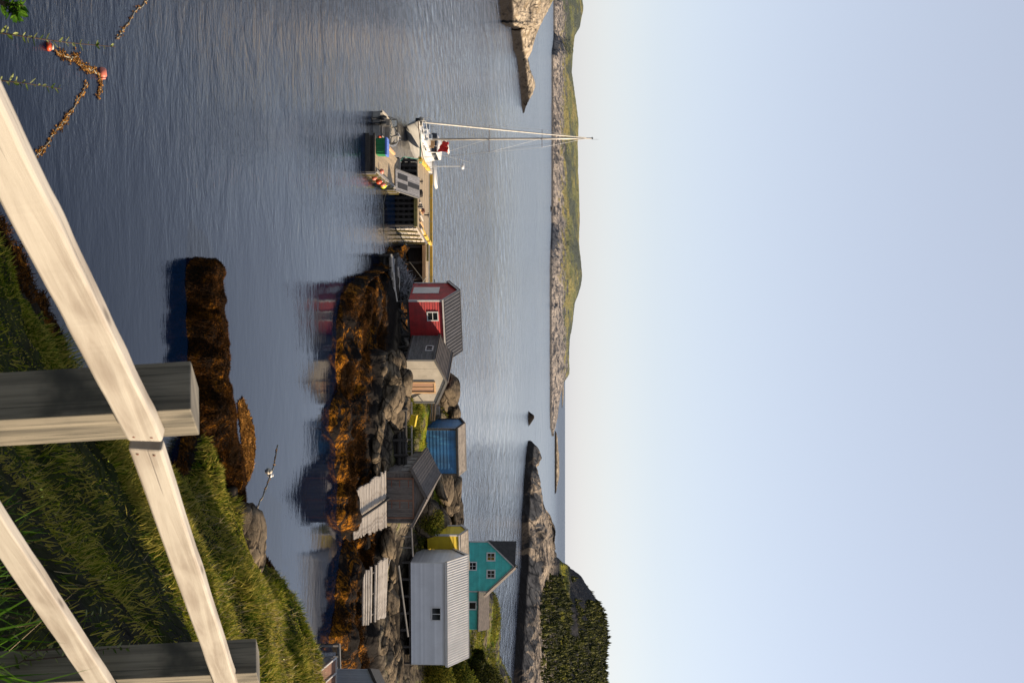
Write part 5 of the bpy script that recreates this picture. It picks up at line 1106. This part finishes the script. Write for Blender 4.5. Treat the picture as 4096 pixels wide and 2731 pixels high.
# ================================================================ FENCE
t = thing('wooden_fence', 'pale timber rail fence with two square posts in the foreground', 'fence', (.2, 2.9, 11.9))
def rail(A, B, hgt=.089, th=.038):
    d = (B-A).normalized(); n = V3((d.y,-d.x,0)).normalized(); up = n.cross(d); up = up if up.z > 0 else -up
    mb = MB(); N = 24
    vs = []; uv_ = []; ns = 60; L = (B-A).length; o1 = random.random()*9
    w = lambda i, q_: float(vnoise(np.array([i*.23+o1, q_, .3])))*.0016
    for i in range(ns+1):
        c = A.lerp(B, i/ns); j = [(w(i,1.),w(i,2.)),(w(i,3.),w(i,4.)),(w(i,5.),w(i,6.)),(w(i,7.),w(i,8.))]
        for (a_, b_), (x, y) in zip(((0,0),(th,0),(th,hgt),(0,hgt)), j): vs.append(c-n*(a_+x)+up*(b_+y))
    fs = []; uvs = []; cc = [0, th, th+hgt, 2*th+hgt, 2*(th+hgt)]
    for i in range(ns):
        for k in range(4):
            l_ = (k+1) % 4; fs.append([i*4+k, i*4+l_, i*4+4+l_, i*4+4+k]); u0, u1 = L*i/ns, L*(i+1)/ns; uvs.append([(u0,cc[k]),(u0,cc[k+1]),(u1,cc[k+1]),(u1,cc[k])])
    fs += [[3,2,1,0],[ns*4,ns*4+1,ns*4+2,ns*4+3]]; uvs += [[(0,0),(.02,0),(.02,.02),(0,.02)]]*2
    mb.add(vs, fs, uvs)
    return mb
A1, B1 = P(174,-347,1.716), P(1764,510,2.85)
A2, B2 = P(1794,509,3.0), P(3000,952,5.17); A3, B3 = P(1900,-233,3.09), P(3000,525,4.67)
for A, B in ((A1,B1),(A2,B2)):
    r_ = obj('top_rail', rail(A, B), 'rail', t, bevel=.007)
    d = (B-A).normalized(); n = V3((d.y,-d.x,0)).normalized(); up = n.cross(d); up = up if up.z > 0 else -up
    for k_ in (.022,.066):
        mb = MB(); c = (B-d*.026 if A is A1 else A+d*.026)+up*k_+n*.0005; mb.lathe(c, [(.001,.0012),(.0035,.001),(.0038,-.001)], 8, n); obj('nail', mb, 'rust', r_)
obj('lower_rail', rail(A3, B3), 'rail', t, bevel=.005)
def post(C, d1, s=.14, drop=1.6, lean=.060):
    d1 = V3((d1.x,d1.y,0)).normalized(); d2 = V3((-d1.y,d1.x,0)); b = C+V3((lean*drop,0,-drop)); mb = MB()
    r_ = lambda c, k=0.: [c, c+d1*s-V3((0,0,.016*k)), c+d1*s+d2*s-V3((0,0,.042*k)), c+d2*s-V3((0,0,.024*k))]; mb.prism(r_(b), r_(C, 1.), 0, 0); return obj('post', mb, 'post', t, bevel=.004)
post(P(1636,763,2.80), B1-A1); post(P(2690,1026,4.42), B2-A2)
# ================================================================ NEAR PLANTS
def sprig(label, pts, n, size, m='leaf', name='leafy_stem', cat='plant', r=.003, group=None):
    t = thing(name, label, cat, pts[0], group); C = resample(np.array([tuple(x) for x in pts]), 26)
    mb = MB(); mb.tube([V3(c) for c in C], [r*(1-.6*i/25) for i in range(26)], 6); obj('stem', mb, 'stem', t)
    mb = MB()
    for i in range(n):
        f = (i+random.random()*.6)/n; k = min(24, int(f*25)); c = V3(C[k]); ax = (V3(C[k+1])-c).normalized(); a = i*2.4+random.uniform(-.4,.4)
        o1 = ax.cross(V3((0,1,.2))).normalized(); o2 = ax.cross(o1); od = (o1*math.cos(a)+o2*math.sin(a)+ax*random.uniform(.2,.9)).normalized(); L = size*random.uniform(.6,1.2)*(1-.3*f); sd = od.cross(ax).normalized(); up = sd.cross(od)
        w_ = L*.24; pr = [(0,.1),(.25,.8),(.55,1.),(.8,.6),(1,.02)]; rows = [[c+od*L*s_-sd*w_*k_+up*L*(.06), c+od*L*s_+up*L*.12*s_*(1-s_)*-1, c+od*L*s_+sd*w_*k_+up*L*.06] for s_, k_ in pr]; mb.grid(rows)
    obj('leaves', mb, m, t); return t
sprig('taller leafy stem rising over the water in the bottom left corner', [P(100,-300,4.2),P(130,-20,4.1),P(150,120,4.1),P(172,280,4.15),P(188,462,4.2)], 46, .034)
sprig('shorter leafy stem beside the upper end of the fence rail', [P(310,-300,4.3),P(322,-10,4.2),P(335,110,4.2),P(356,245,4.25)], 30, .036)
CL_ = ['lowest of the bright green leafy shoots in the very corner of the picture', 'middle one of the bright green leafy shoots in the very corner', 'bright green leafy shoot nearest the water in the very corner']
for k_ in range(3): sprig(CL_[k_], [P(-30-k_*15,-150,3.),P(10+k_*8,20,3.),P(25+k_*22,95-k_*18,3.)], 26, .04, group='corner shoots', m='lush')
sl_ = [((2600,60),(2590,250),(2475,330),(2452,408)),((2640,100),(2620,300),(2594,420),(2590,520)),((2480,-100),(2470,60),(2440,130),(2425,180)),((2400,-200),(2380,80),(2350,150),(2340,180)),((2560,-150),(2540,30),(2500,100),(2480,190)),((2690,-100),(2660,60),(2600,150),(2590,240)),((2250,-250),(2280,0),(2330,140),(2335,200))]
BO = []
for i, pp in enumerate(sl_): BO.append(sprig('leafy green sprig growing behind the lower fence rail', [P(u_, v_, 4.45) for u_, v_ in pp], 22, .04, group='leafy sprigs behind the lower rail'))
ordinal(BO, '%s leafy sprig from the first post, behind the lower fence rail', [pp[1][0] for pp in sl_])
def strand(us_, N, Y0, Y1, L0, L1, wd, m, label, lean=-.25, cat='grass', name='tall_grass'):
    uu = rng.uniform(*us_, N); YY = rng.uniform(Y0, Y1, N); x = (uu-1365.5)/FP*YY; z = tev(T, x, YY)-.02
    d = np.stack([rng.normal(lean,.28,N), rng.normal(-.05,.2,N), np.full(N,1.)], 1); return blades(name, np.stack([x,YY,z],1), d, rng.uniform(L0,L1,N), wd, m, 1.3, label=label, cat=cat)
strand((1850,2900), 620, 3.5, 5.2, .28, .60, .014, 'lush', 'long green grass blades standing by the lower fence rail')
strand((2150,3100), 900, 3.0, 5.6, .12, .32, .008, 'grass', 'shorter mixed grass under the lower fence rail')
strand((1700,2900), 26, 3.4, 5., .5, .8, .004, 'straw', 'few thin dry stalks leaning over the dark hollow', -.5, 'dry grass', 'dry_stalks')
# ================================================================ BUSHES AND TREES
def crown(mb_name, c, rad, N, L, wd, m, parent=None, up=.4):
    a = rng.normal(0,1,(N,3)); a /= np.linalg.norm(a,axis=1,keepdims=True); rr = rng.random((N,1))**.4; k = 1+.35*fbm(a*1.6+c[0], 3)[:,None]
    p = np.array(c)+a*rr*k*np.array(rad); d = a+np.array([0,0,up])+rng.normal(0,.5,(N,3)); o = blades(mb_name, p, d, rng.uniform(.5,1.3,N)*L, wd, m, .6, kind=None); return o
def plant(name, label, cat, x, y, z, rad, N, L, wd, m, group=None, th=.06):
    t = thing(name, label, cat, (x,y,z), group); o = crown('crown', (x,y,z+rad[2]*.9), rad, N, L, wd, m); o.parent = t; o.location = o.location-V3((x,y,z))
    mb = MB(); mb.tube([(x,y,z-.3),(x+.05,y,z+rad[2]*.5),(x,y,z+rad[2]*1.1)], [th,th*.8,th*.3], 7)
    for k in range(5): a = k*1.26; mb.tube([(x,y,z+rad[2]*.3),(x+rad[0]*.6*math.cos(a),y+rad[1]*.6*math.sin(a),z+rad[2]*1.1)], [th*.5,th*.2], 5)
    obj('trunk', mb, 'stem', t); return t
BO = []
for i, (u, Y, r) in enumerate([(2700,93.2,1.3),(2745,92.5,1.5),(2690,97,1.5),(2740,97,1.8)]):
    x, y = XY(u, Y); BO.append(plant('bush', 'leafy yellow green bush beside the right end of the white shed', 'bush', x, y, zs(x,y), (r,r,r*.8), 5200, .16, .07, 'bushleaf', 'bushes beside the white shed'))
ordinal(BO, '%s yellow green bush counting outward from the end of the white shed')
x, y = XY(2085, 88.2); plant('bush', 'round green bush between the brown store and the yellow shed', 'bush', x, y, 2.9, (1.1,1.,.9), 5000, .14, .06, 'bushleaf')
BO = []
for u, Y, h_ in [(2672,118,2.2),(2700,122,3.),(2735,124,3.2),(2650,126,1.6),(2760,116,3.4),(2620,128,1.3)]:
    x, y = XY(u, Y); z = gz('shore_back', x, y); BO.append(plant('fir_tree', 'dark green shaggy fir on the grassy rise at the right picture edge', 'tree', x, y, z-.2, (h_*.45,h_*.45,h_*.62), 4200, .22, .07, 'fir', 'dark firs at the right edge'))
ordinal(BO, '%s dark shaggy fir counting from the turquoise house towards the picture edge')
# grass on the ground between the sheds
G = TER['shore_main']; N = 26000
def sc_(mid, nrm): x, y, z = mid[...,0], mid[...,1], mid[...,2]; u = x/y*FP+1365.5; return ((z > 2.35) & (nrm[...,2] > .8) & (u > 1480) & (y < 99) & (y > 80)).astype(float)*np.clip(.15+vnoise(mid*.35),0,1)
p, n = sample(G, N, sc_); blades('grass', p, n*.3+np.array([0,0,.8])+rng.normal(0,.35,(N,3)), rng.uniform(.1,.3,N), .05, 'bushleaf', .8, label='sunlit grass in patches between the sheds', cat='grass')
p, n = sample(TER['shore_back'], 22000, lambda m_, n_: ((m_[...,2] > 3.) & (n_[...,2] > .7))*np.clip(.2+vnoise(m_*.2),0,1)); blades('grass', p, n*.3+np.array([0,0,.8])+rng.normal(0,.35,p.shape), rng.uniform(.15,.4,len(p)), .08, 'bushleaf', .8, label='olive green grass on the rocky rise behind the turquoise house', cat='grass')
fronds('seaweed', TER['shore_main'], 130000, lambda m_, n_: ((m_[...,2] > -.05) & (m_[...,2] < .95) & (m_[...,1] < 84)).astype(float)*(.02+np.clip(vnoise(m_*.42)*2.2+.25*vnoise(m_*1.7)-.1,0,1)), .12, .018, 'rust brown seaweed covering the tidal rocks below the sheds')

G = TER['hillside']; p, n = sample(G, 260, lambda m_, n_: ((m_[...,1] > 12) & (m_[...,2] > 1) & (m_[...,0] > -4) & (np.abs(m_[...,0]) < .32*m_[...,1]+1)).astype(float))
blades('wild_flowers', p+np.array([0,0,.16]), n*.2+np.array([0,0,.5])+rng.normal(0,.6,p.shape), .05, .035, 'lime', .3, label='tiny yellow wild flowers dotted through the bank grass', cat='flowers')
